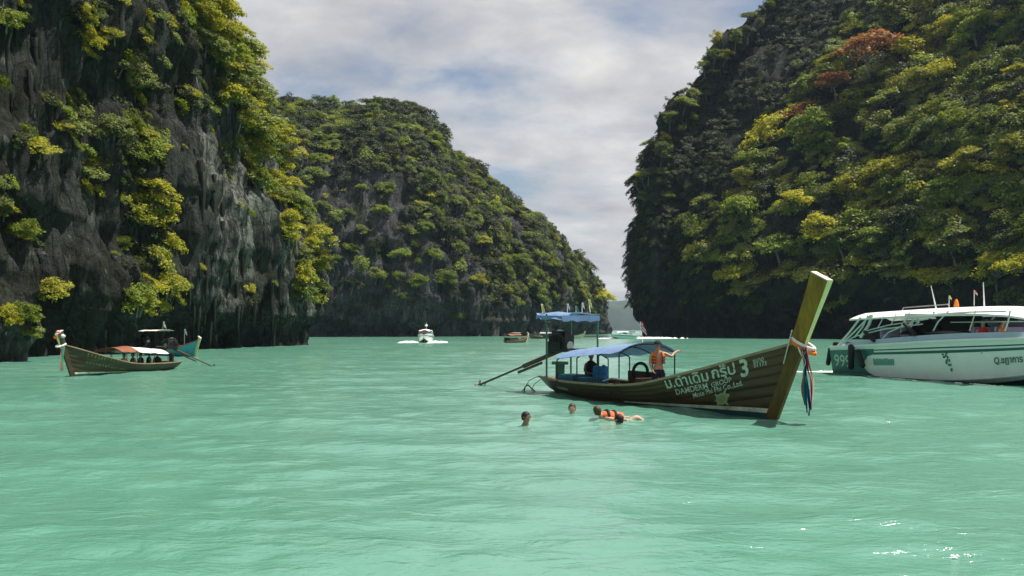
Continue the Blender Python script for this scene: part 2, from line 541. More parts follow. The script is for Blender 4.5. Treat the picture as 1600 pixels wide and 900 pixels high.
def flow_l(x, y, z):
    """pale flowstone curtains near the corner and old ones far left"""
    n = fbm(x * 0.11, y * 0.11, z * 0.05, 3, 91)
    a = np.clip((y - 84) / 10, 0, 1) * np.clip((121 - y) / 4, 0, 1) * np.clip((z - 2.5) / 2, 0, 1) * np.clip((27 - z) / 8, 0, 1)
    b = 0.6 * np.clip((62 - y) / 5, 0, 1) * np.clip((z - 10) / 4, 0, 1)
    return np.clip((a * 1.9 + b) * (0.75 + 1.1 * n), 0, 1)


# left cliff: a wall running away from the lens to a corner at about 120 m
Lc = [
    prof((-40, 22), [(-40, 22, 8), (-41, 22, 22), (-43, 22, 40)], (-62, 22, 66)),
    prof((-38, 46), [(-37, 46, 8), (-37.5, 46, 22), (-39, 46, 42)], (-62, 46, 70)),
    prof((-36.5, 60), [(-35.5, 60, 8), (-35, 60, 20), (-37, 61, 40)], (-62, 64, 72)),
    prof((-34.0, 74), [(-33.2, 74, 7), (-33.5, 74, 20), (-35, 75, 40)], (-62, 82, 74)),
    prof((-31.6, 88), [(-30.6, 88, 7), (-31.5, 88, 20), (-34.5, 89, 40)], (-62, 96, 74)),
    prof((-29.2, 101), [(-27.8, 101, 6), (-29.5, 101, 20), (-34, 102, 38)], (-62, 108, 72)),
    prof((-27.0, 116), [(-26.0, 117, 6), (-27.0, 118, 14), (-33.5, 119, 33)], (-60, 122, 68)),
    prof((-28.5, 125), [(-27.5, 125, 6), (-28.8, 126, 14), (-35.5, 127, 34)], (-62, 128, 66)),
    prof((-46, 138), [(-46, 138, 10), (-47, 137, 24), (-52, 136, 44)], (-70, 132, 66)),
    prof((-95, 140), [(-95, 140, 10), (-94, 138, 24), (-90, 136, 44)], (-78, 120, 66)),
    prof((-110, 80), [(-109, 80, 10), (-107, 80, 24), (-100, 80, 44)], (-80, 80, 68)),
    prof((-95, 10), [(-94, 10, 10), (-92, 12, 24), (-88, 16, 44)], (-74, 26, 64)),
    prof((-58, 8), [(-58, 8, 10), (-58, 9, 24), (-60, 12, 42)], (-68, 20, 62)),
]
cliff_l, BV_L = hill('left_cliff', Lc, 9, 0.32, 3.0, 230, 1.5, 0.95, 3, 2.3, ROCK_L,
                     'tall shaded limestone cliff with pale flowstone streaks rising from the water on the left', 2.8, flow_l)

# small outcrop in front of it at the frame's edge
Oc = []
for k in range(9):
    a = 2 * math.pi * k / 9
    c, s = math.cos(a), math.sin(a)
    Oc.append([(-34.6 + 4.4 * c, 57 + 5.5 * s, -3), (-34.6 + 4.0 * c, 57 + 5.0 * s, 0.4), (-34.6 + 4.6 * c, 57 + 5.2 * s, 2.2),
               (-34.9 + 3.6 * c, 57 + 4.2 * s, 4.3), (-36.2 + 1.6 * c, 57 + 2.0 * s, 5.6), (-36.4 + 0.1 * c, 57 + 0.1 * s, 5.9)])
outcrop, BV_O = hill('rock_outcrop', Oc, 10, 0.3, 0.3, 40, 0.5, 0.4, 11, 0.7, ROCK_C,
                     'low limestone outcrop with bushes at the foot of the left cliff', 1.2)

# centre hill, sloping down to the right towards the gap
ridge = [at(380, 168, 300), at(455, 155, 300), at(540, 164, 300), at(610, 165, 302), at(662, 190, 304), at(702, 240, 310), at(752, 275, 318),
         at(806, 322, 328), at(862, 357, 342), at(900, 405, 360), at(926, 440, 376)]
basec = [wl(330, 228), wl(440, 236), wl(540, 243), wl(610, 248), wl(670, 253), wl(725, 259), wl(780, 268), wl(830, 284), wl(872, 308), wl(906, 342), wl(934, 380)]
Cc = []
for b, t in zip(basec, ridge):
    h = t.z
    def lp(f, zf, over=0.0):
        return (b.x + (t.x - b.x) * f, b.y + (t.y - b.y) * f, h * zf)
    Cc.append(prof(b, [lp(0.02, 0.18), lp(0.12, 0.42), lp(0.42, 0.74)], t))
e = at(940, 470, 392)
Cc.append(prof(wl(938, 398), [(e.x + 0.5, 398, 6), (e.x + 0.3, 399, 11), (e.x - 1, 397, 17)], at(924, 440, 394)))
for b, t in list(zip(basec, ridge))[::-1]:
    bb = Vector((b.x + 8, t.y + 55 if t.y < 350 else t.y + 30, 0))
    Cc.append(prof(bb, [bb.lerp(t, 0.1) * 1.0 + Vector((0, 0, 8)), bb.lerp(t, 0.35) + Vector((0, 0, 10)), bb.lerp(t, 0.7) + Vector((0, 0, 6))], t + Vector((0, 3, 0))))
cliff_c, BV_C = hill('centre_hill', Cc, 12, 0.95, 6.0, 120, 1.9, 1.1, 21, 2.0, ROCK_C,
                     'wooded limestone headland sloping down to the gap in the middle distance', 3.2)

# right hill: dark gully face on the left, wooded lobe bulging towards the lens
Rc = [
    prof((56, 300), [(55, 300, 20), (57, 299, 45), (66, 297, 72)], (96, 300, 108)),
    prof((39, 262), [(38, 262, 18), (40.5, 262, 44), (52, 262, 66)], (92, 285, 110)),
    prof((34.5, 240), [(34.0, 240, 16), (36.8, 241, 44), (49, 244, 64)], (90, 272, 112)),
    prof((37.0, 231), [(36.8, 232, 16), (39.5, 238, 48), (49, 246, 70)], (91, 272, 113)),
    prof((43.5, 227), [(43.0, 231, 16), (46.5, 242, 50), (57, 255, 77)], (94, 274, 114)),
    prof((50.5, 219), [(48.5, 218, 18), (55.5, 240, 50), (67.5, 258, 84)], (96, 270, 115)),
    prof((58.5, 211), [(56.0, 206, 16), (64, 224, 42), (78, 246, 76)], (100, 268, 116)),
    prof((67.5, 205), [(65.5, 199, 14), (72, 216, 41), (86, 238, 75)], (105, 264, 117)),
    prof((77, 196), [(75.5, 190, 13), (82, 207, 40), (96, 229, 74)], (112, 258, 117)),
    prof((87, 182), [(85.5, 176, 13), (92, 193, 39), (107, 216, 73)], (122, 248, 117)),
    prof((98, 160), [(96.5, 154, 13), (104, 171, 39), (119, 194, 73)], (138, 225, 116)),
    prof((108, 125), [(107, 121, 14), (110, 124, 38), (126, 146, 72)], (155, 190, 114)),
    prof((118, 80), [(117, 78, 14), (120, 82, 38), (136, 100, 70)], (170, 140, 110)),
    prof((170, 60), [(169, 61, 14), (170, 66, 38), (176, 80, 68)], (190, 120, 106)),
    prof((240, 150), [(239, 150, 20), (236, 152, 45), (225, 160, 75)], (195, 190, 108)),
    prof((200, 290), [(199, 288, 20), (194, 284, 45), (180, 278, 75)], (150, 260, 110)),
    prof((120, 340), [(119, 338, 20), (117, 332, 45), (112, 322, 75)], (112, 296, 110)),
]
cliff_r, BV_R = hill('right_hill', Rc, 12, 0.95, 6.0, 130, 2.2, 0.9, 41, 2.2, ROCK_R,
                     'steep jungle covered limestone hill with a dark gully face on the right', 4.0)

# far island seen through the gap
isl = []
for k in range(60):
    u = k / 59
    x = -500 + 1500 * u
    hgt = 95 * math.exp(-((u - 0.30) / 0.22) ** 2) + 60 * math.exp(-((u - 0.62) / 0.2) ** 2) + 6 * math.sin(u * 37) + 3 * math.sin(u * 91)
    isl.append([(x, 2500, -3), (x, 2520, hgt * 0.4 + 2), (x, 2570, hgt * 0.85 + 2), (x, 2640, hgt + 3), (x, 2760, hgt * 0.6), (x, 2900, -3)])
isl_me = mesh('far_island', *(lambda m: (m.v, m.f))(MB().grid(isl)), True)
tag(link('far_island', isl_me, None, mat('distant_forest', (0.045, 0.062, 0.04), 0.9, 0.1, var=0.4, vscale=0.02)),
    'hazy blue island on the horizon seen through the gap', None, None, 'structure')

# ------------------------------------------------------------------ trees
rnd = random.Random(7)
LEAF = {
    'green': leaf_mat('leaf_green', (0.040, 0.080, 0.008), (0.265, 0.335, 0.034)),
    'yellow': leaf_mat('leaf_yellow', (0.115, 0.140, 0.008), (0.500, 0.480, 0.032)),
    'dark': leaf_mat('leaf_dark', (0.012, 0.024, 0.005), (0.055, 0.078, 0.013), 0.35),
    'olive': leaf_mat('leaf_olive', (0.060, 0.088, 0.020), (0.260, 0.310, 0.070)),
    'rust': leaf_mat('leaf_rust', (0.140, 0.070, 0.018), (0.400, 0.195, 0.050), 0.42, (1.2, 0.8, 0.5)),
    'pale': leaf_mat('leaf_pale', (0.130, 0.155, 0.035), (0.420, 0.430, 0.110)),
}
BARK = mat('pale_bark', (0.16, 0.145, 0.12), 0.9, 0.2, var=0.4, vscale=3.0, stretch=(1, 1, 0.2))


def leaves(rs, centers, n_each, size):
    """leaf faces gathered in flattened clumps: centers = (x,y,z,rx,rz)"""
    V, F = [], []
    for (cx, cy, cz, rx, rz) in centers:
        n = max(14, int(n_each * (rx / 0.34) ** 2))
        d = rs.normal(size=(n, 3)); d /= np.linalg.norm(d, axis=1, keepdims=True)
        d[:, 2] = np.where(rs.rand(n) < 0.78, np.abs(d[:, 2]), d[:, 2])
        rad = rs.uniform(0.30, 1.28, n) ** 0.8
        p = d * rad[:, None] * np.array([rx, rx, rz]) + np.array([cx, cy, cz])
        nn = d * np.array([0.5, 0.5, 1.0]) + rs.normal(size=(n, 3)) * 0.45 + np.array([0, 0, 0.75])
        nn /= np.linalg.norm(nn, axis=1, keepdims=True)
        a = np.cross(nn, rs.normal(size=(n, 3))); a /= np.linalg.norm(a, axis=1, keepdims=True)
        b = np.cross(nn, a)
        s = size * rs.uniform(0.5, 1.4, n)[:, None]
        q = np.stack([p - a * s, p - b * s * 0.5 + nn * s * 0.12, p + a * s, p + b * s * 0.5 + nn * s * 0.12], 1)
        k = len(V) * 4 if False else sum(len(v) for v in V)
        V.append(q.reshape(-1, 3))
        F.append(np.arange(n * 4).reshape(n, 4) + k)
    return np.concatenate(V), np.concatenate(F)


def tree_variant(seed, style):
    """unit tree: crown radius about 1, base at origin; returns (trunk mesh, crown mesh)"""
    rs = np.random.RandomState(seed)
    cl, limbs = [], []
    if style == 'umbrella':
        th, n = 0.75, 11
    elif style == 'tall':
        th, n = 0.9, 13
    else:
        th, n = 0.35, 10
    fork = Vector((rs.uniform(-.12, .12), rs.uniform(-.12, .12), th))
    for k in range(n):
        a = 2 * math.pi * (k * 0.382 + rs.uniform(-.06, .06))
        rr = math.sqrt((k + 0.4) / n) * rs.uniform(0.75, 0.98)
        if style == 'umbrella':
            z = th + 0.42 * (1 - rr * rr) + rs.uniform(-.10, .14)
            rx, rz = rs.uniform(0.24, 0.38), rs.uniform(0.13, 0.21)
        elif style == 'tall':
            rr *= 0.8
            z = th + rs.uniform(-0.35, 0.85) * (1.15 - rr)
            rx, rz = rs.uniform(0.24, 0.38), rs.uniform(0.16, 0.26)
        else:
            z = th + 0.5 * (1 - rr * rr) + rs.uniform(-.2, .14)
            rx, rz = rs.uniform(0.28, 0.42), rs.uniform(0.18, 0.28)
        c = (math.cos(a) * rr * 0.85, math.sin(a) * rr * 0.85, z, rx, rz)
        cl.append(c); limbs.append(c)
        for j in range(3):                    # small satellite tufts break the outline
            cl.append((c[0] + rs.uniform(-.34, .34), c[1] + rs.uniform(-.34, .34), c[2] + rs.uniform(-.16, .18),
                       rs.uniform(0.10, 0.19), rs.uniform(0.06, 0.11)))
    V, F = leaves(rs, cl, 150, 0.060)
    crown = np_mesh('crown', V, F, False)
    mb = MB()
    mb.tube([(0, 0, -0.45), (fork.x * 0.3, fork.y * 0.3, th * 0.45), fork], [0.062, 0.048, 0.036], 6)
    for c in limbs:
        e = Vector((c[0], c[1], c[2] - c[4] * 0.3))
        m = fork.lerp(e, 0.5) + Vector((rs.uniform(-.06, .06), rs.uniform(-.06, .06), -0.05))
        s = fork * rs.uniform(0.75, 1.0)
        mb.tube([s, m, e], [0.028, 0.018, 0.007], 5)
    trunk = mesh('trunk', mb.v, mb.f, True)
    trunk.materials.append(BARK)
    return trunk, crown


VARS = {st: [tree_variant(100 + 17 * i + len(st), st) for i in range(n)] for st, n in (('umbrella', 4), ('tall', 5), ('bushy', 8))}
_tinted = {}


def crown_mesh(st, i, tint):
    k = (st, i, tint)
    if k not in _tinted:
        me = VARS[st][i][1].copy()
        me.materials.clear(); me.materials.append(LEAF[tint])
        _tinted[k] = me
    return _tinted[k]


TREES = []


def plant(p, nrm, rad, st, tint, label, group, name='tree', lean=0.35, sink=0.0):
    h = Vector((nrm[0], nrm[1], 0))
    i = rnd.randrange(len(VARS[st]))
    o = empty(name, Vector(p) - Vector((0, 0, sink)))
    tilt = min(0.6, lean * h.length)
    q = Vector((0, 0, 1)).rotation_difference(Vector((h.x * tilt, h.y * tilt, 1)).normalized()) if h.length > 1e-3 else None
    rz = Euler((0, 0, rnd.uniform(0, 6.28))).to_quaternion()
    o.rotation_mode = 'QUATERNION'
    o.rotation_quaternion = (q @ rz) if q else rz
    s = rad * rnd.uniform(0.9, 1.1)
    o.scale = (s * rnd.uniform(.8, 1.2), s * rnd.uniform(.8, 1.2), s * rnd.uniform(0.8, 1.3))
    link('trunk', VARS[st][i][0], o)
    link('crown', crown_mesh(st, i, tint), o)
    tag(o, label, 'tree', group)
    TREES.append(o)
    return o


def shoot(px, py, bvs):
    d = Vector(((px - 800) / FPX, 1.0, (HZ - py) / FPX)).normalized()
    best = None
    for b in bvs:
        loc, n, _i, dist = b.ray_cast(Vector((0, 0, EYE)), d, 2000)
        if loc is not None and (best is None or dist < best[2]):
            if n.dot(d) > 0: n = -n
            best = (loc, n, dist)
    return best


ALLB = [BV_L, BV_O, BV_C, BV_R]


def spread(n, region, mind, seed, tries=60):
    """points inside a frame region, kept at least mind apart (larger first)"""
    r = random.Random(seed); out = []
    x0, y0, x1, y1 = region[0]
    inside = region[1]
    for _ in range(n * tries):
        p = (r.uniform(x0, x1), r.uniform(y0, y1))
        if not inside(*p): continue
        if all((p[0] - q[0]) ** 2 + (p[1] - q[1]) ** 2 > mind ** 2 for q in out):
            out.append(p)
            if len(out) >= n: break
    return out


def interp(x, pts):
    return float(np.interp(x, [p[0] for p in pts], [p[1] for p in pts]))


COLOUR = {'green': 'green', 'yellow': 'yellow-green', 'dark': 'dark green', 'olive': 'olive', 'rust': 'rust-orange', 'pale': 'pale green'}
SIZE = lambda s: 'broad' if s > 1.12 else 'small' if s < 0.88 else 'middling'
SHAPE = {'umbrella': 'spreading', 'tall': 'upright', 'bushy': 'rounded'}


def place_label(rad, mean, st, tint, where):
    return f'{SIZE(rad / mean)} {SHAPE[st]} {COLOUR[tint]} tree {where}'


# --- left cliff: yellow-green corner strip and scattered tufts
edgeL = [(0, 352), (50, 372), (120, 405), (200, 428), (300, 458), (330, 462), (400, 492), (460, 498), (500, 492)]
corner = []
r_ = random.Random(3)
for py in range(-10, 300, 19):
    ex = interp(py, edgeL)
    for k in range(3):
        corner.append((ex - r_.uniform(0, 14) - k * 24, py + r_.uniform(-8, 8)))
for py in range(300, 480, 17):
    ex = interp(py, edgeL)
    for k in range(2):
        corner.append((ex - r_.uniform(0, 8) - k * 22, py + r_.uniform(-6, 6)))
for (px, py) in corner:
    h = shoot(px, py, [BV_L])
    if not h: continue
    st = r_.choice(['bushy', 'bushy', 'umbrella'])
    tint = r_.choice(['yellow', 'yellow', 'yellow', 'green', 'olive'])
    rad = r_.uniform(1.6, 2.7)
    where = 'at the top of the left cliff edge' if py < 110 else 'halfway up the left cliff edge' if py < 300 else 'low on the left cliff edge'
    plant(h[0], h[1], rad, st, tint, place_label(rad, 2.1, st, tint, where), 'trees along the right edge of the left cliff', sink=rad * 0.25)

tufts = [  # column, row, radius px, how many, where
    (150, 45, 32, 2, 'near the top of the left cliff'), (120, 38, 20, 2, 'near the top of the left cliff'), (205, 105, 26, 2, 'high on the left cliff face'),
    (215, 125, 16, 2, 'high on the left cliff face'), (100, 178, 22, 2, 'on a far left cliff ledge'), (205, 215, 30, 3, 'in the middle of the left cliff face'),
    (175, 200, 20, 2, 'in the middle of the left cliff face'), (150, 245, 18, 2, 'in the middle of the left cliff face'), (220, 300, 30, 3, 'below middle of the left cliff face'),
    (235, 330, 20, 2, 'below middle of the left cliff face'), (15, 310, 18, 2, 'at the far left on the cliff face'), (30, 360, 16, 2, 'at the far left on the cliff face'),
    (250, 440, 24, 3, 'low on the cliff above the boats'), (210, 455, 14, 2, 'low on the cliff above the boats'), (70, 445, 14, 2, 'above the outcrop at the far left'),
    (10, 30, 16, 1, 'near the top of the left cliff'), (300, 30, 30, 3, 'on the left cliff behind its edge'), (330, 80, 24, 2, 'on the left cliff behind its edge'),
    (300, 150, 16, 2, 'on the left cliff behind its edge'), (355, 150, 22, 2, 'on the left cliff behind its edge'), (370, 240, 20, 2, 'beside pale streaks of the left cliff'),
    (45, 215, 14, 2, 'at the far left on the cliff face'), (255, 370, 14, 1, 'below middle of the left cliff face'), (200, 380, 12, 1, 'below middle of the left cliff face'),
]
for (cx, cy, rp, n, where) in tufts:
    for k in range(n):
        px, py = cx + r_.uniform(-rp, rp), cy + r_.uniform(-rp, rp) * 0.7
        h = shoot(px, py, [BV_L])
        if not h: continue
        st = 'bushy'
        tint = r_.choice(['yellow', 'yellow', 'green', 'olive'])
        rad = r_.uniform(1.0, 2.0) * h[2] / 90
        plant(h[0], h[1], rad, st, tint, place_label(rad, 1.5, st, tint, where), 'trees clinging to the left cliff face', sink=rad * 0.8, lean=0.9)
for k in range(11):
    px, py = r_.uniform(0, 62), r_.uniform(455, 530)
    h = shoot(px, py, [BV_O])
    if not h: continue
    tint = r_.choice(['yellow', 'yellow', 'green', 'olive'])
    rad = r_.uniform(0.6, 1.0)
    plant(h[0], h[1], rad, 'bushy', tint, place_label(rad, 0.8, 'bushy', tint, 'on the low outcrop at the far left'), 'bushes on the outcrop', sink=rad * 0.3)

# --- right hill: big trees on the lit lobe, darker ones in the gully
lobeL = [(0, 1365), (60, 1310), (120, 1270), (180, 1215), (240, 1180), (300, 1140), (340, 1085), (400, 1075), (440, 1090), (480, 1110)]


def in_lobe(px, py):
    bottom = interp(px, [(1060, 420), (1130, 450), (1250, 430), (1330, 470), (1400, 440), (1500, 470), (1640, 490)])
    return px > interp(py, lobeL) and py < bottom


lobe = spread(94, ((1060, -30, 1640, 490), in_lobe), 32, 12)
for (px, py) in lobe:
    if math.hypot(px - 1345, py - 45) < 42: continue
    h = shoot(px, py, [BV_R])
    if not h: continue
    st = r_.choice(['umbrella', 'bushy', 'tall', 'bushy', 'tall', 'bushy'])
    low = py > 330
    tint = r_.choice(['yellow', 'green', 'yellow', 'olive', 'yellow', 'pale', 'green'] if not low else ['green', 'yellow', 'olive', 'pale', 'green', 'dark'])  # bright tints low on the lobe paint sunlight into the leaves
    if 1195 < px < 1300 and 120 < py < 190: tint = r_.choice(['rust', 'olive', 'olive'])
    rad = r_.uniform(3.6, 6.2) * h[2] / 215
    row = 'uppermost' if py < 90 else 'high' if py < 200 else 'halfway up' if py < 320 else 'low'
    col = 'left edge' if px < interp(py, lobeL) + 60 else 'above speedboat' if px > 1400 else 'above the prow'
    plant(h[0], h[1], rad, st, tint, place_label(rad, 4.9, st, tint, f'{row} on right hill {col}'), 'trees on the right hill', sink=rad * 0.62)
h = shoot(1352, 118, [BV_R])
plant(h[0] + Vector((0, -3, 1.5)), h[1], 7.4, 'umbrella', 'rust', 'large rust-orange tree standing out near the top of the right hill', 'trees on the right hill', sink=4.5)
h = shoot(1300, 150, [BV_R])
plant(h[0] + Vector((0, -3, 1)), h[1], 4.6, 'umbrella', 'rust', 'smaller rust-brown tree just below the large rust-orange one', 'trees on the right hill', sink=2.5)

edgeR = [(0, 1165), (25, 1140), (60, 1118), (100, 1095), (150, 1066), (200, 1036), (240, 1000), (300, 996), (360, 998)]
for py in range(-5, 330, 20):
    for k in range(2):
        px = interp(py, edgeR) + 6 + k * 24 + r_.uniform(0, 12)
        h = shoot(px, py + r_.uniform(-5, 5), [BV_R])
        if not h: continue
        st = r_.choice(['bushy', 'umbrella', 'tall'])
        tint = r_.choice(['green', 'olive', 'green', 'yellow', 'dark'])
        rad = r_.uniform(2.0, 3.4)
        where = 'on the right hill upper skyline' if py < 130 else 'on right hill skyline above the drop' if py < 240 else 'hanging from the right hill edge'
        plant(h[0], h[1], rad, st, tint, place_label(rad, 2.7, st, tint, where), 'trees along the skyline of the right hill', sink=rad * 0.3)
h = shoot(1003, 300, [BV_R])
if h: plant(h[0] + Vector((-1.0, -1, 0)), (-1, 0, 0), 3.0, 'umbrella', 'dark', 'dark tree leaning out over the gap from the right hill', 'trees along the skyline of the right hill', lean=0.9)


# --- centre hill
skyC = [(440, 150), (455, 148), (540, 158), (600, 158), (640, 164), (670, 192), (700, 240), (752, 272), (806, 320), (860, 352), (905, 408), (935, 450)]


def in_c(px, py):
    return py > interp(px, skyC) + 2 and px > interp(py, [(100, 450), (200, 455), (300, 485), (400, 520), (470, 520)]) and py < 470


for (px, py) in spread(58, ((450, 140, 935, 470), in_c), 34, 5):
    h = shoot(px, py, [BV_C])
    if not h: continue
    st = 'bushy' if py < interp(px, skyC) + 40 else r_.choice(['bushy', 'umbrella', 'bushy'])
    right = px > 720
    tint = r_.choice(['green', 'green', 'dark', 'green', 'olive'] if not right else ['yellow', 'green', 'yellow', 'green'])
    rad = r_.uniform(2.3, 4.2) * h[2] / 270
    row = 'near the crest' if py < interp(px, skyC) + 50 else 'high up' if py < 260 else 'halfway up' if py < 380 else 'low down'
    col = 'far left' if px < 560 else 'in the middle' if px < 720 else 'towards gap'
    plant(h[0], h[1], rad, st, tint, place_label(rad, 3.2, st, tint, f'{row} on centre hill {col}'), 'trees on the centre hill', sink=rad * 0.35)


# ------------------------------------------------------------------ undergrowth and creepers on the rock: uncountable
def shrub_sources():
    c = bpy.data.collections.new('shrub_sources')
    out = []
    for i, tint in enumerate(['green', 'dark', 'olive', 'yellow', 'dark', 'green']):
        rs = np.random.RandomState(300 + i)
        cl = []
        for k in range(7):
            a = rs.uniform(0, 6.28); rr = rs.uniform(0.1, 0.75)
            cl.append((math.cos(a) * rr, math.sin(a) * rr, 0.25 + 0.35 * rs.rand(), rs.uniform(0.25, 0.45), rs.uniform(0.16, 0.3)))
        V, F = leaves(rs, cl, 60, 0.085)
        me = np_mesh('shrub', V, F, False); me.materials.append(LEAF[tint])
        o = bpy.data.objects.new('shrub_%d' % i, me)
        c.objects.link(o)
    return c


SHRUBS = shrub_sources()


def shrub_group():
    g = bpy.data.node_groups.new('shrub_scatter', 'GeometryNodeTree')
    g.interface.new_socket('Geometry', in_out='INPUT', socket_type='NodeSocketGeometry')
    g.interface.new_socket('Geometry', in_out='OUTPUT', socket_type='NodeSocketGeometry')
    n = g.nodes
    gi, go = n.new('NodeGroupInput'), n.new('NodeGroupOutput')
    ci = n.new('GeometryNodeCollectionInfo'); ci.inputs[0].default_value = SHRUBS
    ci.inputs['Separate Children'].default_value = True; ci.inputs['Reset Children'].default_value = True
    ip = n.new('GeometryNodeInstanceOnPoints'); ip.inputs['Pick Instance'].default_value = True
    def attr(name, typ):
        a = n.new('GeometryNodeInputNamedAttribute'); a.data_type = typ; a.inputs[0].default_value = name
        return a
    ar, as_, ai = attr('rot', 'FLOAT_VECTOR'), attr('scl', 'FLOAT'), attr('idx', 'INT')
    L = g.links.new
    L(gi.outputs[0], ip.inputs['Points']); L(ci.outputs[0], ip.inputs['Instance'])
    L(ar.outputs[0], ip.inputs['Rotation']); L(as_.outputs[0], ip.inputs['Scale']); L(ai.outputs[0], ip.inputs['Instance Index'])
    L(ip.outputs[0], go.inputs[0])
    return g


SG = shrub_group()


def scatter(name, label, hill_obj, n, smin, smax, keep, weights, seed):
    me = hill_obj.data
    V = np.empty(len(me.vertices) * 3, np.float32); me.vertices.foreach_get('co', V); V = V.reshape(-1, 3)
    Nn = np.array([v.normal[:] for v in me.vertices])
    A = np.zeros(len(V))
    ar = np.empty(len(me.polygons), np.float32); me.polygons.foreach_get('area', ar)
    li = np.empty(len(me.loops), np.int32); me.loops.foreach_get('vertex_index', li)
    np.add.at(A, li.reshape(-1, 4).ravel(), np.repeat(ar, 4))
    rs = np.random.RandomState(seed)
    w = A * keep(V, Nn)
    pick = rs.choice(len(V), n, replace=False, p=w / w.sum())
    P = V[pick] + Nn[pick] * 0.1
    hn = Nn[pick]
    scl = rs.uniform(smin, smax, n) * (0.7 + 0.6 * rs.rand(n))
    rot = np.zeros((n, 3))
    for i in range(n):                         # lean with the slope
        d = Vector((hn[i][0] * 0.8, hn[i][1] * 0.8, max(0.25, hn[i][2]) + 0.35)).normalized()
        q = Vector((0, 0, 1)).rotation_difference(d) @ Euler((0, 0, rs.uniform(0, 6.28))).to_quaternion()
        rot[i] = q.to_euler()[:]
    idx = rs.choice(6, n, p=np.array(weights) / sum(weights))
    pm = bpy.data.meshes.new(name)
    pm.vertices.add(n); pm.vertices.foreach_set('co', P.astype(np.float32).ravel())
    a = pm.attributes.new('rot', 'FLOAT_VECTOR', 'POINT'); a.data.foreach_set('vector', rot.astype(np.float32).ravel())
    a = pm.attributes.new('scl', 'FLOAT', 'POINT'); a.data.foreach_set('value', scl.astype(np.float32))
    a = pm.attributes.new('idx', 'INT', 'POINT'); a.data.foreach_set('value', idx.astype(np.int32))
    o = link(name, pm)
    md = o.modifiers.new('scatter', 'NODES'); md.node_group = SG
    tag(o, label, None, None, 'stuff')
    return o


def gate(v, lo, hi):
    return np.clip((v - lo) / (hi - lo), 0, 1)


def keep_l(V, N):
    nz = fbm(V[:, 0] * 0.09, V[:, 1] * 0.09, V[:, 2] * 0.06, 3, 71)
    far = gate(V[:, 1], 95, 118)
    cornerw = far * gate(V[:, 2], 13, 26) * 1.2
    flow = far * (1 - gate(V[:, 2], 16, 24))
    w = 0.10 + 1.2 * gate(nz, -0.1, 0.5) * gate(N[:, 2], -0.35, 0.35) + cornerw
    w *= gate(V[:, 2], 3.5, 7) * (1 - 0.95 * flow)
    px = 800 + V[:, 0] / np.maximum(V[:, 1], 1) * FPX
    py = HZ - (V[:, 2] - EYE) / np.maximum(V[:, 1], 1) * FPX
    for (cx, cy, rp, n, _w) in tufts:          # thickets round the rooted trees
        w = w + 2.2 * np.exp(-((px - cx) ** 2 + ((py - cy) * 0.7) ** 2) / (rp * 1.25) ** 2) * (V[:, 1] > 30)
    return w + 1e-6


def keep_c(V, N):
    nz = fbm(V[:, 0] * 0.05, V[:, 1] * 0.05, V[:, 2] * 0.05, 4, 72)
    w = 0.05 + gate(nz, -0.2, 0.3) * (0.35 + gate(N[:, 2], -0.1, 0.4))
    w += 0.8 * gate(V[:, 2], 45, 62)
    w *= gate(V[:, 2], 4, 14)
    w *= 1 - 0.75 * gate(V[:, 0], -8, 4) * (1 - gate(V[:, 0], 16, 26)) * (1 - gate(V[:, 2], 18, 32))
    return w + 1e-6


def keep_r(V, N):
    nz = fbm(V[:, 0] * 0.06, V[:, 1] * 0.06, V[:, 2] * 0.06, 4, 73)
    w = (0.35 + gate(nz, -0.3, 0.4)) * gate(V[:, 2], 3.0, 16)
    return w + 1e-6


def lobe_w(V):
    px = 800 + V[:, 0] / np.maximum(V[:, 1], 1) * FPX
    py = HZ - (V[:, 2] - EYE) / np.maximum(V[:, 1], 1) * FPX
    L = np.interp(py, [p[0] for p in lobeL], [p[1] for p in lobeL])
    return gate(px, L - 15, L + 15) * (1 - 0.8 * gate(py, 400, 450)) + 1e-9


scatter('cliff_shrubs', 'scattered shrubs and creepers rooted in the left cliff', cliff_l, 3800, 0.45, 1.2, keep_l, [3, 4, 2, 3, 3, 2], 1)
scatter('hill_undergrowth', 'dense shrubs and low trees covering the centre hill', cliff_c, 4600, 0.9, 3.1, keep_c, [4, 6, .7, .8, 6, 3], 2)
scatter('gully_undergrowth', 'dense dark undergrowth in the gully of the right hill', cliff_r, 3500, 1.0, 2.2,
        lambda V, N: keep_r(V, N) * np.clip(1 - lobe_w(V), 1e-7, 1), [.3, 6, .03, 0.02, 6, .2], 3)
scatter('slope_undergrowth', 'dense green undergrowth between the trees of the right hill', cliff_r, 5200, 1.5, 3.6,
        lambda V, N: keep_r(V, N) * lobe_w(V), [5, 3, 3, 3, 2, 5], 4)  # leaf mix brightened to put sunlight into the lobe's colour

ORD = ['first', 'second', 'third', 'fourth', 'fifth', 'sixth', 'seventh', 'eighth', 'ninth', 'tenth']


def single_out(objs, word):
    by = {}
    for o in objs: by.setdefault(o['label'], []).append(o)
    for lab, v in by.items():
        if len(v) < 2: continue
        v.sort(key=lambda o: o.location.x / o.location.y)
        for k, o in enumerate(v):
            o['label'] = f"{ORD[min(k, 9)]} from left of {lab.replace(word, word + 's', 1)}"


single_out(TREES, 'tree')
for o in TREES:
    while len(o['label'].split()) > 16 and ' the ' in o['label']:
        o['label'] = o['label'].replace(' the ', ' ', 1)
    if len(o['label'].split()) > 16:
        o['label'] = o['label'].replace('middling ', '')

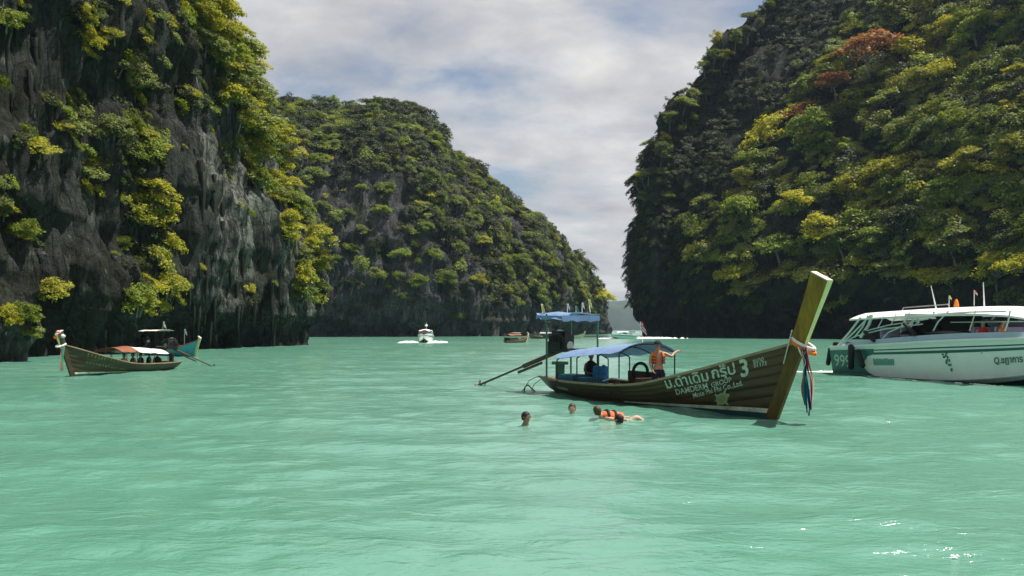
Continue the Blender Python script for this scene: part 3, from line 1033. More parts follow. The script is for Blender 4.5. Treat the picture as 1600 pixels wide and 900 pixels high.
# stalactites and flowstone columns hanging under the ledges of the left cliff
st_me = []
for k in range(5):
    rs_ = random.Random(60 + k); m_ = MB()
    m_.tube([(0, 0, .25), (rs_.uniform(-.05, .05), rs_.uniform(-.05, .05), -.2), (rs_.uniform(-.08, .08), rs_.uniform(-.08, .08), -.6), (rs_.uniform(-.1, .1), rs_.uniform(-.1, .1), -1)],
            [.30, rs_.uniform(.2, .26), rs_.uniform(.1, .16), .02], 7)
    e_ = mesh('stalactite', m_.v, m_.f, True); e_.materials.append(ROCK_L); st_me.append(e_)
for k in range(60):
    px, py = r_.choice([(r_.uniform(285, 480), r_.uniform(180, 470)), (r_.uniform(300, 470), r_.uniform(470, 500)), (r_.uniform(0, 90), r_.uniform(30, 190))])
    h = shoot(px, py, [BV_L])
    if not h: continue
    o = link('stalactite', st_me[k % 5], cliff_l)
    s = r_.uniform(.7, 1.7)
    o.location = h[0] - h[1] * 0.05; o.scale = (s * .8, s * .8, s * r_.uniform(1.4, 3.2)); o.rotation_euler = (0, 0, r_.uniform(0, 6.28))
print('TREES', len(TREES), [o['label'] for o in TREES if len(o['label'].split()) > 16])

# ------------------------------------------------------------------ boat materials
WOOD = mat('stained_hull_wood', (0.064, 0.036, 0.015), 0.42, 0.4, var=0.5, vscale=2.2, stretch=(0.35, 1, 3.0), bump=0.25, bscale=9, dirt=(0.040, 0.021, 0.010), dscale=1.1, dlo=0.45, dhi=0.75)
GREENHULL = mat('weathered_green_hull', (0.052, 0.052, 0.026), 0.6, 0.3, var=0.5, vscale=2.0, stretch=(0.35, 1, 2.5), dirt=(0.045, 0.028, 0.014), dscale=0.9, dlo=0.42, dhi=0.6)
BLUEHULL = mat('turquoise_hull_paint', (0.06, 0.34, 0.42), 0.5, 0.4, var=0.2)
CREAMHULL = mat('cream_hull_paint', (0.55, 0.50, 0.38), 0.5, 0.4, var=0.25)
BROWNHULL = mat('brown_hull_paint', (0.13, 0.085, 0.045), 0.5, 0.4, var=0.4)
RAIL = mat('worn_rail_wood', (0.26, 0.19, 0.12), 0.6, 0.3, var=0.35, vscale=5, stretch=(0.3, 1, 1))
INNER = mat('bilge_wood', (0.085, 0.060, 0.038), 0.8, 0.2, var=0.4)
MUSTARD = mat('mustard_prow_paint', (0.235, 0.150, 0.016), 0.55, 0.3, var=0.28, vscale=3, stretch=(2, 2, 0.6), dirt=(0.10, 0.065, 0.02), dscale=3.2, dlo=0.45, dhi=0.70)
STEMP = mat('grimy_stem_paint', (0.105, 0.068, 0.013), 0.6, 0.3, var=0.4, vscale=4, stretch=(2, 2, 0.6), dirt=(0.05, 0.035, 0.012), dscale=2.5, dlo=0.45, dhi=0.7)
PALEYEL = mat('pale_yellow_paint_and_lit_edge', (0.62, 0.62, 0.30), 0.5, 0.3, var=0.12)  # a prow paint, and the painted sunlight on prow post fronts
PINKEND = mat('pink_primer', (0.72, 0.56, 0.50), 0.6, 0.3, var=0.1)
WHITE = mat('white_paint', (0.78, 0.79, 0.77), 0.4, 0.4, var=0.06)
NAVY = mat('dark_boot_paint', (0.012, 0.045, 0.050), 0.45, 0.4, var=0.3)
LETTER = mat('cream_lettering', (0.42, 0.50, 0.42), 0.6, 0.3, var=0.2, vscale=12, dirt=(0.10, 0.085, 0.05), dscale=14, dlo=0.54, dhi=0.64)
TARP = mat('blue_tarpaulin', (0.200, 0.310, 0.520), 0.55, 0.4, var=0.22, vscale=2.5, bump=0.4, bscale=6, translucent=0.22)
TARPW = mat('white_tarpaulin', (0.72, 0.70, 0.66), 0.6, 0.3, var=0.08, bump=0.3, bscale=6, translucent=0.15)
TARPR = mat('orange_tarpaulin', (0.27, 0.10, 0.05), 0.6, 0.3, var=0.15, bump=0.3, bscale=6, translucent=0.2)
TARPG = mat('grey_tarpaulin', (0.40, 0.42, 0.44), 0.6, 0.3, var=0.1)
POSTG = mat('green_post_paint', (0.045, 0.13, 0.085), 0.5, 0.4, var=0.25)
POSTD = mat('dark_post', (0.03, 0.032, 0.03), 0.6, 0.3)
IRON = mat('oily_engine_iron', (0.022, 0.021, 0.020), 0.5, 0.5, metal=0.3, var=0.5, vscale=14)
STEEL = mat('bare_steel', (0.42, 0.42, 0.40), 0.35, 0.5, metal=0.8)
RUST = mat('rusty_shaft', (0.085, 0.062, 0.045), 0.65, 0.3, metal=0.3, var=0.45, vscale=9)
ROPE = mat('dark_rope', (0.05, 0.045, 0.035), 0.9, 0.1)
PALEROPE = mat('pale_rope', (0.50, 0.47, 0.38), 0.9, 0.1)
BLUEPL = mat('blue_plastic', (0.020, 0.190, 0.440), 0.4, 0.5, var=0.12)
TEALPL = mat('teal_box_paint', (0.015, 0.120, 0.180), 0.5, 0.4, var=0.2)
RUBBER = mat('black_rubber', (0.014, 0.014, 0.014), 0.65, 0.3, var=0.3)
CL = {'orange': (0.85, 0.20, 0.03), 'blue': (0.02, 0.10, 0.24), 'teal': (0.02, 0.20, 0.26), 'red': (0.55, 0.04, 0.05), 'white': (0.78, 0.76, 0.74),
      'pink': (0.80, 0.35, 0.35), 'yellow': (0.80, 0.72, 0.25), 'green': (0.05, 0.30, 0.12), 'navy': (0.03, 0.05, 0.25), 'lilac': (0.55, 0.50, 0.62)}


def cloth(c):
    return mat(c + '_cloth', CL[c], 0.8, 0.2, var=0.15, vscale=6, translucent=0.15)


def curve1(x, pts):
    """smooth curve through (x, y) pairs"""
    X = [p[0] for p in pts]; Yv = [p[1] for p in pts]; n = len(X)
    if x <= X[0]: return Yv[0]
    if x >= X[-1]: return Yv[-1]
    i = max(k for k in range(n - 1) if X[k] <= x)
    def m(k):
        a, b = max(k - 1, 0), min(k + 1, n - 1)
        return (Yv[b] - Yv[a]) / (X[b] - X[a])
    h = X[i + 1] - X[i]; t = (x - X[i]) / h
    return ((2 * t ** 3 - 3 * t ** 2 + 1) * Yv[i] + (t ** 3 - 2 * t ** 2 + t) * h * m(i) + (-2 * t ** 3 + 3 * t ** 2) * Yv[i + 1] + (t ** 3 - t ** 2) * h * m(i + 1))


# ------------------------------------------------------------------ long-tail boats
LL = 10.5
SHEER = [(0, .47), (.14, .45), (.33, .46), (.6, .58), (.8, 1.05), (.92, 1.44), (1, 1.70)]
BEAM = [(0, .46), (.1, .70), (.3, .95), (.5, 1.0), (.68, .88), (.82, .60), (.93, .27), (1, .05)]
KEEL = [(0, .02), (.08, -.18), (.3, -.35), (.6, -.38), (.9, -.32), (1, -.22)]


def hp(u, t, side, off=0.0):
    zs, zk, b = curve1(u, SHEER), curve1(u, KEEL), curve1(u, BEAM)
    z = zk + (zs - zk) * t
    xs = 0.40 * (1 - z / 0.45) if z < 0.45 else 0.0
    xe = LL + 0.5 * z - 0.30
    q = 0.42 + 0.45 * max(0, (u - 0.45) / 0.55)
    return Vector((xs + u * (xe - xs), side * (b * t ** q + off), z))


def hxz(x, z, side, off=0.0):
    """the hull's side at length x and height z"""
    xs = 0.40 * (1 - z / 0.45) if z < 0.45 else 0.0
    xe = LL + 0.5 * z - 0.30
    u = min(max((x - xs) / (xe - xs), 0), 1)
    zs, zk = curve1(u, SHEER), curve1(u, KEEL)
    t = min(max((z - zk) / (zs - zk), 0.001), 1)
    q = 0.42 + 0.45 * max(0, (u - 0.45) / 0.55)
    return Vector((x, side * (curve1(u, BEAM) * t ** q + off), z))


def sheet(mb, pts_of, us, vs, th=None):
    P = [[pts_of(u, v) for u in us] for v in vs]
    if th is None: mb.grid(P)
    else: mb.slab(P, th)


def lin(a, b, n):
    return [a + (b - a) * i / (n - 1) for i in range(n)]


def longtail(root, hullmat, detail=1, prow=MUSTARD, railmat=None, stripe=True, ph=1.0, stemm=None):
    railmat = railmat or RAIL
    nU = 44 if detail else 20
    us = lin(0, 1, nU)
    edges = [0, .22, .38, .52, .65, .77, .88, 1.0]
    for side in (-1, 1):
        if detail:
            for i in range(len(edges) - 1):
                a, b = edges[i], edges[i + 1]
                mb = MB()
                rows = [[hp(u, a, side, -0.01) for u in us], [hp(u, a, side, 0.006 + 0.003 * math.sin(5 * u + i)) for u in us],
                        [hp(u, (a + b) / 2, side, 0.005) for u in us], [hp(u, b, side, 0.0) for u in us]]
                if side > 0: rows = rows[::-1]
                mb.grid(rows)
                mb.build('strake', hullmat, root, True)
        else:
            mb = MB(); rows = [[hp(u, t, side) for u in us] for t in lin(0, 1, 8)]
            mb.grid(rows if side < 0 else rows[::-1]); mb.build('hull_side', hullmat, root, True)
        mb = MB(); rows = [[hp(u, t, side, -0.045) for u in us[:-2]] for t in lin(.12, 1, 6)]
        mb.grid(rows[::-1] if side < 0 else rows); mb.build('inner_planking', INNER, root, True)
        # gunwale rail
        mb = MB(); ring = []
        for u in us:
            p = hp(u, 1, side)
            ring.append([p + Vector((0, side * 0.035, -0.03)), p + Vector((0, side * 0.035, 0.028)), p + Vector((0, -side * 0.055, 0.028)), p + Vector((0, -side * 0.055, -0.03))])
        mb.grid(ring, True); mb.build('gunwale', railmat, root)
    mb = MB(); rows = [[hp(0, t, s) for s in (-1, -.5, 0, .5, 1)] for t in lin(.02, 1, 6)]
    mb.grid(rows); mb.build('transom', hullmat, root)
    mb = MB()
    mb.slab([[Vector((x, w * max(.1, abs(hxz(x, 0.16, 1).y) - 0.06), 0.16)) for x in lin(0.5, 9.2, 14)] for w in (-1, 1)], (0, 0, -0.03))
    mb.build('floor_boards', INNER, root)
    for x in ((1.2, 2.5, 3.6, 4.7, 7.2, 8.2) if detail else (2.5, 4.7)):
        h = curve1(x / LL, SHEER) - 0.13
        w = abs(hxz(x, h, 1).y) * 2 - 0.08
        MB().box((x, 0, h), (0.28, w, 0.035)).build('thwart', RAIL, root)
    # bow deck
    mb = MB(); mb.slab([[hp(u, 0.97, s) * 1.0 for u in lin(.86, .985, 6)] for s in (-1, 1)], (0, 0, -0.03)); mb.build('bow_deck', INNER, root)
    # stem and prow post
    Z = [-.34, 0, .6, 1.2, 1.72]
    st = MB(); P = []
    for z in Z:
        f = LL + 0.5 * z + 0.015; th = 0.055
        P.append([(f, -th * 0.75, z), (f, th * 0.75, z), (f - .34, th * 1.3, z), (f - .34, -th * 1.3, z)])
    st.grid(P, True); st.add(P[-1], [[0, 1, 2, 3]])
    st.build('stem', stemm or prow, root)
    Zt = [(1.60, .76, .34, .050), (1.95, .95, .355, .054), (2.4, 1.18, .39, .062), (2.8, 1.39, .43, .070), (3.12, 1.55, .47, .080)]
    pp = MB(); P = []
    for z, f, w, th in Zt:
        z, f = 1.6 + (z - 1.6) * ph, .78 + (f - .78) * ph
        P.append([(LL + f, -th, z - 0.11), (LL + f, th, z - 0.11), (LL + f - w, th, z + 0.10), (LL + f - w, -th, z + 0.10)])
    pp.grid(P, True); pp.add(P[0], [[3, 2, 1, 0]])
    post = pp.build('prow_post', prow, root, bevel=0.0)
    ed = MB(); ed.grid([[Vector(p[0]) + Vector((0.006, 0.004, 0)), Vector(p[1]) + Vector((0.006, -0.004, 0))] for p in P]); ed.build('lit_front_edge', PALEYEL, post)  # sunlight on the post's front face, painted as a pale strip
    top = MB(); Q = [Vector(p) + Vector((0.012, 0, 0.02)) for p in P[-1]]
    top.add([Vector(p) for p in P[-1]] + Q, [[4, 5, 6, 7], [0, 1, 5, 4], [1, 2, 6, 5], [2, 3, 7, 6], [3, 0, 4, 7]]); top.build('end_cap', PINKEND, post)
    if stripe and detail:
        for side in (-1, 1):
            for nm, m_, lo, hi in (('white_stripe', mat('grimy_white_stripe', (0.50, 0.54, 0.42), 0.5, 0.4, var=0.3, vscale=3, dirt=(0.16, 0.18, 0.10), dscale=4, dlo=0.5, dhi=0.7), lambda x: .03 + .09 * (x - 5.2) / 5.3, lambda x: .06 + .17 * (x - 5.2) / 5.3),
                                   ('bottom_paint', NAVY, lambda x: -.12, lambda x: .03 + .09 * (x - 5.2) / 5.3 - 0.002)):
                mb = MB(); xs = lin(5.4, LL + 0.02, 30)
                rows = [[hxz(min(x, LL - 0.30 + 0.5 * (lo(x) + (hi(x) - lo(x)) * v)), lo(x) + (hi(x) - lo(x)) * v, side, 0.020) for x in xs[:-3]] +
                        [Vector((x, side * (0.075 - 0.02 * k), lo(x) + (hi(x) - lo(x)) * v)) for k, x in enumerate(xs[-3:])] for v in (0, .5, 1)]
                mb.grid(rows if side < 0 else rows[::-1]); mb.build(nm, m_, root, True)


def engine(root, x=0.45, aim=(-3.4, -1.1, 0.02), detail=1):
    e = Vector((x, 0, 1.30))
    m = MB()
    m.box((x, 0, 0.55), (0.22, 0.22, 0.75)); m.box((x, 0, 0.92), (0.5, 0.34, 0.10))
    m.build('engine_mount', POSTG if detail else IRON, root)
    a = Vector(aim)
    d = (a - e).normalized()
    b = MB()
    rot = Matrix.Rotation(math.atan2(-d.y, -d.x), 3, 'Z')
    def pt(fx, fy, fz): return e + rot @ Vector((fx, fy, fz))
    b.box(pt(0.05, 0, 0.24), (0.74, 0.42, 0.52), rot)
    b.box(pt(0.05, 0.0, 0.56), (0.64, 0.26, 0.18), rot)
    b.box(pt(0.10, -0.24, 0.20), (0.34, 0.10, 0.24), rot)
    b.box(pt(-0.14, 0.23, 0.40), (0.22, 0.14, 0.22), rot)
    b.box(pt(-0.30, 0.0, 0.12), (0.16, 0.40, 0.40), rot)
    eng = b.build('engine_block', IRON, root, bevel=0.02)
    f = MB()
    for k in range(4):
        p = pt(-0.18 + 0.14 * k, -0.20, 0.30)
        f.tube([p, p + Vector((0, -0.07, 0.05)), p + Vector((0, -0.10, 0.25))], 0.024, 6)
        p = pt(-0.18 + 0.14 * k, 0.20, 0.34)
        f.tube([p, p + Vector((0, 0.07, 0.03)), p + Vector((0.0, 0.09, -0.2))], 0.024, 6)
    f.tube([pt(-.2, -.3, .55), pt(.3, -.3, .55), pt(.45, -.28, .40)], 0.035, 8)
    f.build('exhaust', IRON, eng)
    MB().lathe([(0.02, -.03), (0.15, -.03), (0.15, .03), (0.02, .03)], 18, pt(0.44, 0, 0.18), rot @ Matrix.Rotation(math.pi / 2, 3, 'Y')).build('pulley', STEEL, eng)
    MB().lathe([(0.02, 0), (0.11, 0.01), (0.12, 0.10), (0.02, 0.12)], 14, pt(0.0, 0, 0.58)).build('air_filter', STEEL, eng)
    MB().box(pt(0.40, 0.0, 0.36), (0.07, 0.42, 0.36), rot).build('radiator', IRON, eng, bevel=0.01)
    t = MB(); s0 = e - d * 0.2 + Vector((0, 0, 0.02))
    t.tube([s0, s0.lerp(a, 0.45)], 0.075, 10); t.tube([s0.lerp(a, 0.45), a], 0.038, 8)
    sh = t.build('drive_shaft', RUST, root)
    t = MB(); t.tube([e + d * 0.9 + Vector((0, 0, -.13)), e + d * 2.1 + Vector((0, 0, -.13))], 0.05, 8); t.build('shaft_brace', RUST, sh)
    t = MB(); t.lathe([(0.02, -.1), (0.05, -.06), (0.06, .06), (0.02, .1)], 10, a, d.to_track_quat('Z', 'Y').to_matrix())
    qm = d.to_track_quat('Z', 'Y').to_matrix()
    for k in range(3):
        an = 2.1 * k
        t.box(a + qm @ Vector((math.cos(an) * .11, math.sin(an) * .11, 0)), (0.16, 0.10, 0.02), qm @ Matrix.Rotation(an, 3, 'Z') @ Matrix.Rotation(0.5, 3, 'X'))
    t.build('propeller', RUST, sh)
    t = MB(); t.tube([a + Vector((.35, .1, .07)), a + Vector((.15, .04, -.14)), a + Vector((-.02, 0, -.15))], 0.018, 6); t.build('skeg', RUST, sh)
    t = MB(); h0 = e - d * 0.25
    t.tube([h0, h0 - d * 0.75 + Vector((0.35, 0, -0.22))], 0.028, 7); t.build('tiller', RUST, root)


def barrel_roof(root, x0, x1, e0, a0, e1, a1, hw, tarp, post, posts, n=9, sag=0.03):
    """arched canopy from x0 to x1: e = edge height, a = apex height"""
    P = []
    for i in range(n):
        f = i / (n - 1); x = x0 + (x1 - x0) * f
        e, a = e0 + (e1 - e0) * f, a0 + (a1 - a0) * f
        row = []
        for k in range(13):
            w = -1 + 2 * k / 12
            z = e + (a - e) * (1 - abs(w) ** 2.2) - sag * (0.5 + 0.5 * math.cos(f * 6.283 * (len(posts) - 1) if len(posts) > 1 else 0)) * -1
            z += 0.012 * math.sin(7 * x + 5 * w)
            row.append(Vector((x, w * hw, z)))
        P.append(row)
    MB().slab(P, (0, 0, -0.012)).build('canopy', tarp, root, True)
    for x in posts:
        f = (x - x0) / (x1 - x0); e, a = e0 + (e1 - e0) * f, a0 + (a1 - a0) * f
        h = MB()
        h.tube([Vector((x, w * hw * 0.985, e + (a - e) * (1 - abs(w) ** 2.2) - 0.035)) for w in lin(-1, 1, 13)], 0.018, 6)
        h.build('canopy_hoop', post, root)
        for s in (-1, 1):
            zb = curve1(x / LL, SHEER)
            h = MB(); h.tube([Vector((x, s * hw * 0.985, zb - 0.02)), Vector((x, s * hw * 0.985, e - 0.02))], 0.020, 6)
            h.build('canopy_post', post, root)


def ribbon(root, name, a, pts, w, m, tw=0.0):
    P = []
    for i, p in enumerate(pts):
        p = Vector(a) + Vector(p); an = tw + 0.35 * math.sin(i * 0.9)
        d = Vector((math.cos(an), math.sin(an), 0)) * w * 0.5
        P.append([p - d, p + Vector((-d.y, d.x, 0)) * 0.25, p + d])
    return MB().slab(P, (0.004, 0.004, 0)).build(name, m, root, True)


def flag(root, a, h, size, cols, name='flag', lean=(0, 0)):
    top = Vector(a) + Vector((lean[0], lean[1], h))
    p = MB().tube([a, top], 0.012, 6).build('flag_pole', WHITE, root)
    nb = len(cols)
    for k, c in enumerate(cols):
        P = []
        for j in range(6):
            f = j / 5
            row = []
            for v in (k / nb, (k + 1) / nb):
                q = top + Vector((size * f * 0.75, 0.10 * size * math.sin(f * 6 + v * 2), -size * 0.66 * v - size * 0.55 * f * f))
                row.append(q)
            P.append(row)
        MB().slab(P, (0, 0.006, 0)).build(name + '_stripe' if nb > 1 else 'flag_cloth', cloth(c), p, True)


# ---- text laid on a hull
def text_mesh(body, size, spacing=1.0, bold=0.0):
    cu = bpy.data.curves.new('lettering', 'FONT')
    cu.body, cu.size, cu.space_character, cu.offset = body, size, spacing, bold
    cu.resolution_u = 3
    o = bpy.data.objects.new('lettering', cu); COL.objects.link(o)
    bpy.context.view_layer.update()
    me = bpy.data.meshes.new_from_object(o.evaluated_get(bpy.context.evaluated_depsgraph_get()))
    bpy.data.objects.remove(o); bpy.data.curves.remove(cu)
    bm = bmesh.new(); bm.from_mesh(me)
    bmesh.ops.triangulate(bm, faces=bm.faces)
    bmesh.ops.subdivide_edges(bm, edges=[e for e in bm.edges if e.calc_length() > size * 0.5], cuts=2)
    bm.to_mesh(me); bm.free()
    return me


def lay(root, me, x0, z0, x1, z1, surf, side, m, name='lettering', flip=False, off=0.018, hscale=1.0):
    """stretch a flat mesh so that its baseline runs from (x0,z0) to (x1,z1) on the surface surf(x,z,side,off)"""
    V = [v.co.copy() for v in me.vertices]
    xa, xb = min(v.x for v in V), max(v.x for v in V)
    sc = math.hypot(x1 - x0, z1 - z0) / (xb - xa)
    for v, c in zip(me.vertices, V):
        f = (c.x - xa) / (xb - xa)
        x = x0 + (x1 - x0) * f + (0.10 * c.y * sc * hscale)
        z = z0 + (z1 - z0) * f + c.y * sc * hscale
        v.co = surf(x, z, side, off)
    me.materials.clear(); me.materials.append(m)
    return link(name, me, root)


def find_xz(root_mw, surf, px, py, side, xr, zr):
    best, q = 1e18, None
    for x in lin(*xr, 90):
        for z in lin(*zr, 60):
            w = root_mw @ surf(x, z, side, 0.0)
            a, b = 800 + FPX * w.x / w.y, HZ - (w.z - EYE) / w.y * FPX
            e = (a - px) ** 2 + (b - py) ** 2
            if e < best: best, q = e, (x, z)
    return q


def blob(m2, pts, off=(0, 0)):
    b = len(m2.v); m2.v += [Vector((p[0] + off[0], p[1] + off[1], 0)) for p in pts]; m2.f.append(list(range(b, b + len(pts))))


def ellipse(cx, cy, rx, ry, n=16, rot=0.0):
    return [(cx + rx * math.cos(a) * math.cos(rot) - ry * math.sin(a) * math.sin(rot), cy + rx * math.cos(a) * math.sin(rot) + ry * math.sin(a) * math.cos(rot))
            for a in [2 * math.pi * k / n for k in range(n)]]


# ---- the near wooden boat
BOAT_DIR = Vector((0.44, -0.898))
boat = empty('longtail_boat', (1.31, 29.45, 0), math.atan2(BOAT_DIR.y, BOAT_DIR.x))
bpy.context.view_layer.update()
BMW = boat.matrix_world.copy()
tag(boat, 'large dark wooden long-tail boat with blue canopies and ribbons on its mustard prow', 'boat', 'long-tail boats in the lagoon')
longtail(boat, WOOD, 1, stemm=STEMP)
engine(boat, 0.55)
barrel_roof(boat, 1.9, 5.5, 1.10, 1.36, 1.38, 1.64, 0.93, TARP, POSTD, (2.0, 3.2, 4.4, 5.45))
# stern canopy
P = []
for i in range(7):
    f = i / 6; row = []
    for k in range(9):
        w = -1 + 2 * k / 8
        z = 2.52 + 0.05 * (1 - w * w) - 0.05 * f - (0.16 * max(0, -w - 0.55) / 0.45 if f > 0.0 else 0) + 0.02 * math.sin(9 * f + 4 * w)
        row.append(Vector((0.15 + 1.75 * f, w * 0.66, z)))
    P.append(row)
MB().slab(P, (0, 0, -0.012)).build('stern_canopy', TARP, boat, True)
P = [[Vector((0.15 + 1.75 * f, -0.665, 2.34 + 0.04 * math.sin(11 * f))) for f in lin(0, 1, 9)], [Vector((0.15 + 1.75 * f, -0.665, 2.47 - 0.05 * f)) for f in lin(0, 1, 9)]]
MB().slab(P, (0, -0.006, 0)).build('valance', TARP, boat, True)
P = [[Vector((1.905, w * 0.66, 2.26 + 0.03 * math.sin(9 * w))) for w in lin(-1, 1, 9)], [Vector((1.905, w * 0.66, 2.44)) for w in lin(-1, 1, 9)]]
MB().slab(P, (0.006, 0, 0)).build('valance', TARP, boat, True)
for (x, y) in ((0.75, -.60), (1.85, .62), (1.85, -.62), (0.3, .55)):
    if (x, y) == (1.85, -.62): continue
    MB().tube([(x, y, 0.40), (x, y, 2.50)], 0.032, 8).build('stern_post', POSTG, boat)
MB().tube([(0.75, -.6, 2.45), (0.3, -.6, 2.38), (0.25, -.6, 2.40)], 0.02, 6).build('canopy_bracket', STEEL, boat)
for (x, y, c, s, h) in ((0.2, -.45, 'yellow', .30, .30), (0.5, .3, 'white', .18, .30), (0.8, .45, 'green', .22, .22), (1.1, .5, 'white', .18, .32), (1.6, .5, 'yellow', .26, .42)):
    flag(boat, (x, y, 2.54), h, s, [c], lean=(-0.1 if c == 'yellow' else 0, 0))
flag(boat, (5.3, -0.05, 1.60), 0.62, 0.34, ['red', 'white', 'navy', 'white', 'red'], 'flag', lean=(-.12, 0))
# cargo and fittings aboard
MB().box((1.95, -0.30, 0.42), (0.9, 0.62, 0.42)).build('storage_box', TEALPL, boat, bevel=0.03)
MB().box((2.85, -0.30, 0.40), (0.55, 0.55, 0.36)).build('storage_box', TEALPL, boat, bevel=0.03)
MB().box((4.6, 0.55, 0.55), (1.7, 0.14, 0.5)).build('seat_back', INNER, boat, bevel=0.02)
MB().box((5.5, 0.2, 0.45), (0.35, 1.1, 0.45)).build('seat_back', INNER, boat, bevel=0.02)
tr = MB(); tr.tube([Vector((4.9, 0.15 + 0.24 * math.cos(a), 0.82 + 0.24 * math.sin(a))) for a in lin(0, 2 * math.pi, 25)], 0.045, 8, False); tr.build('life_ring', RUBBER, boat, True)
MB().tube([(0.05, -.52, .48), (-.15, -.75, .35), (-.1, -.95, .1), (-.2, -1.05, -.05)], 0.012, 5).build('mooring_rope', ROPE, boat)
MB().tube([(0.05, -.30, .48), (-.3, -.5, .2), (-.35, -.6, -.05)], 0.012, 5).build('mooring_rope', ROPE, boat)
MB().tube([(0.25, -.62, -.1), (0.2, -.85, .10), (0.2, -.98, .22), (0.22, -1.10, .16), (0.24, -1.16, -.1)], 0.022, 6).build('ladder_hook', POSTD, boat)
for x in (5.00, 5.45):
    MB().tube([hxz(x, curve1(x / LL, SHEER), -1, -0.05) + Vector((0, 0, .10)), hxz(x, curve1(x / LL, SHEER), -1, 0.05) + Vector((0, 0, .04)), hxz(x + .02, 0.3, -1, 0.05), hxz(x, -0.05, -1, 0.10)], 0.011, 6).build('ladder_rope', ROPE, boat)
for z in (0.05, 0.33):
    MB().tube([hxz(5.0, z, -1, 0.06), hxz(5.45, z, -1, 0.06)], 0.012, 6).build('ladder_rung', ROPE, boat)
MB().tube([hxz(4.7, .52, -1, -.05) + Vector((0, 0, .06)), hxz(5.2, .55, -1, -.02) + Vector((0, 0, .13)), hxz(5.9, .60, -1, -.05) + Vector((0, 0, .06))], 0.022, 6).build('grab_rail', STEEL, boat)
# sashes tied round the prow
kn = (LL + 0.72, 0, 1.62)
k_ = MB(); k_.tube([Vector((LL + 0.80 + .30 * math.cos(a) * 1.0, .12 * math.sin(a), 1.70 + 0.12 * math.cos(a) * -1)) for a in lin(0, 2 * math.pi, 17)], 0.035, 8, False); k_.build('prow_sash', cloth('white'), boat, True)
k_ = MB(); k_.tube([Vector((LL + 0.80 + .31 * math.cos(a), .135 * math.sin(a), 1.62 - 0.14 * math.cos(a))) for a in lin(0, 2 * math.pi, 17)], 0.038, 8, False); k_.build('prow_sash', cloth('orange'), boat, True)
for i, (c, dx, dy, w, bot) in enumerate((('orange', .02, -.17, .08, .40), ('teal', .07, -.18, .09, .24), ('blue', .11, -.15, .09, .18), ('red', .15, -.13, .07, .34), ('pink', .18, -.11, .05, .30), ('white', .03, -.19, .05, 1.0))):
    a = (LL + 0.85 + dx, dy, 1.62)
    n = 9
    pts = [(0.03 * math.sin(j * .8 + i) + 0.25 * min(1, j / 4) * 0.55, -0.02 * j / 8 + 0.012 * math.sin(j + i), (bot - 1.62) * (j / (n - 1)) ** 0.9) for j in range(n)]
    ribbon(boat, 'hanging_sash', a, pts, w * 1.7, cloth(c), tw=-1.1 + 0.12 * i)
k_ = MB(); k_.tube([(LL + .30, -.10, 1.25), (LL + .62, -.16, 1.98)], 0.014, 6); k_.build('boat_hook', PALEROPE, boat)
# painted writing on the side towards the lens


def on_hull(px, py):
    return find_xz(BMW, hxz, px, py, -1, (5.5, 10.4), (0.15, 1.6))


def write_line(body, a, b, hs=1.0, bold=0.0):
    (x0, z0), (x1, z1) = on_hull(*a), on_hull(*b)
    lay(boat, text_mesh(body, 0.3, 1.0, bold), x0, z0, x1, z1, hxz, -1, LETTER, hscale=hs)


write_line('ม.ดำเดิม', (1044, 607), (1108, 594), 0.8, 0.006)
write_line('กรุ๊ป', (1115, 592), (1152, 584), 0.8, 0.006)
write_line('3', (1158, 589), (1173, 586), 1.0, 0.008)
write_line('DAMDERM', (1059, 617), (1107, 606.5), 0.85, 0.003)
write_line('GROUP', (1112, 605), (1146, 596.5), .85, 0.003)
write_line('Mote Phi Phi Co.,Ltd.', (1084, 622), (1161, 602), 0.95, 0.003)
write_line('ขนาด', (1177, 568), (1195, 563), 1.0, 0.003)
write_line('01173', (1178, 575.5), (1198, 570), 1.0, 0.002)
write_line('หมายเลข', (871, 608), (891, 611), 1.0, 0.003) if False else None
(x0, z0), (x1, z1) = on_hull(1118, 628), on_hull(1143, 622)
tm = MB()
for e_ in (ellipse(0, 0, .34, .24, 20, .1),): blob(tm, e_)
tu = mesh('turtle_emblem', tm.v, tm.f)
lay(boat, tu, x0 + .05, z0 + 0.02, x1 - .05, z1 + 0.02, hxz, -1, mat('emblem_shell', (0.20, 0.19, 0.06), 0.7, 0.2, var=0.4, vscale=30), 'turtle_emblem', off=0.018)
tm = MB()
for e_ in (ellipse(.46, .10, .12, .09), ellipse(.30, .30, .20, .06, 12, .9), ellipse(.28, -.26, .18, .06, 12, -.9), ellipse(-.28, .22, .14, .06, 12, 2.3), ellipse(-.30, -.2, .14, .06, 12, -2.3), ellipse(-.42, -.03, .09, .025)): blob(tm, e_)
for k in range(20):                     # shell rim and scutes
    a = 2 * math.pi * k / 20; b_ = 2 * math.pi * (k + 1) / 20
    tm.add([(math.cos(a) * .36, math.sin(a) * .26, 0), (math.cos(b_) * .36, math.sin(b_) * .26, 0), (math.cos(b_) * .31, math.sin(b_) * .21, 0), (math.cos(a) * .31, math.sin(a) * .21, 0)], [[0, 1, 2, 3]])
for (ax, ay, bx, by) in ((-.2, .16, .2, -.1), (-.1, -.18, .1, .2), (.05, -.2, .25, .1), (-.25, -.05, -.05, .2)):
    tm.add([(ax, ay, 0), (ax + .03, ay, 0), (bx + .03, by, 0), (bx, by, 0)], [[0, 1, 2, 3]])
tu = mesh('turtle_outline', tm.v, tm.f)
lay(boat, tu, x0, z0 + 0.02, x1, z1 + 0.02, hxz, -1, mat('emblem_line', (0.20, 0.32, 0.22), 0.7, 0.2), 'emblem_outline', off=0.022)
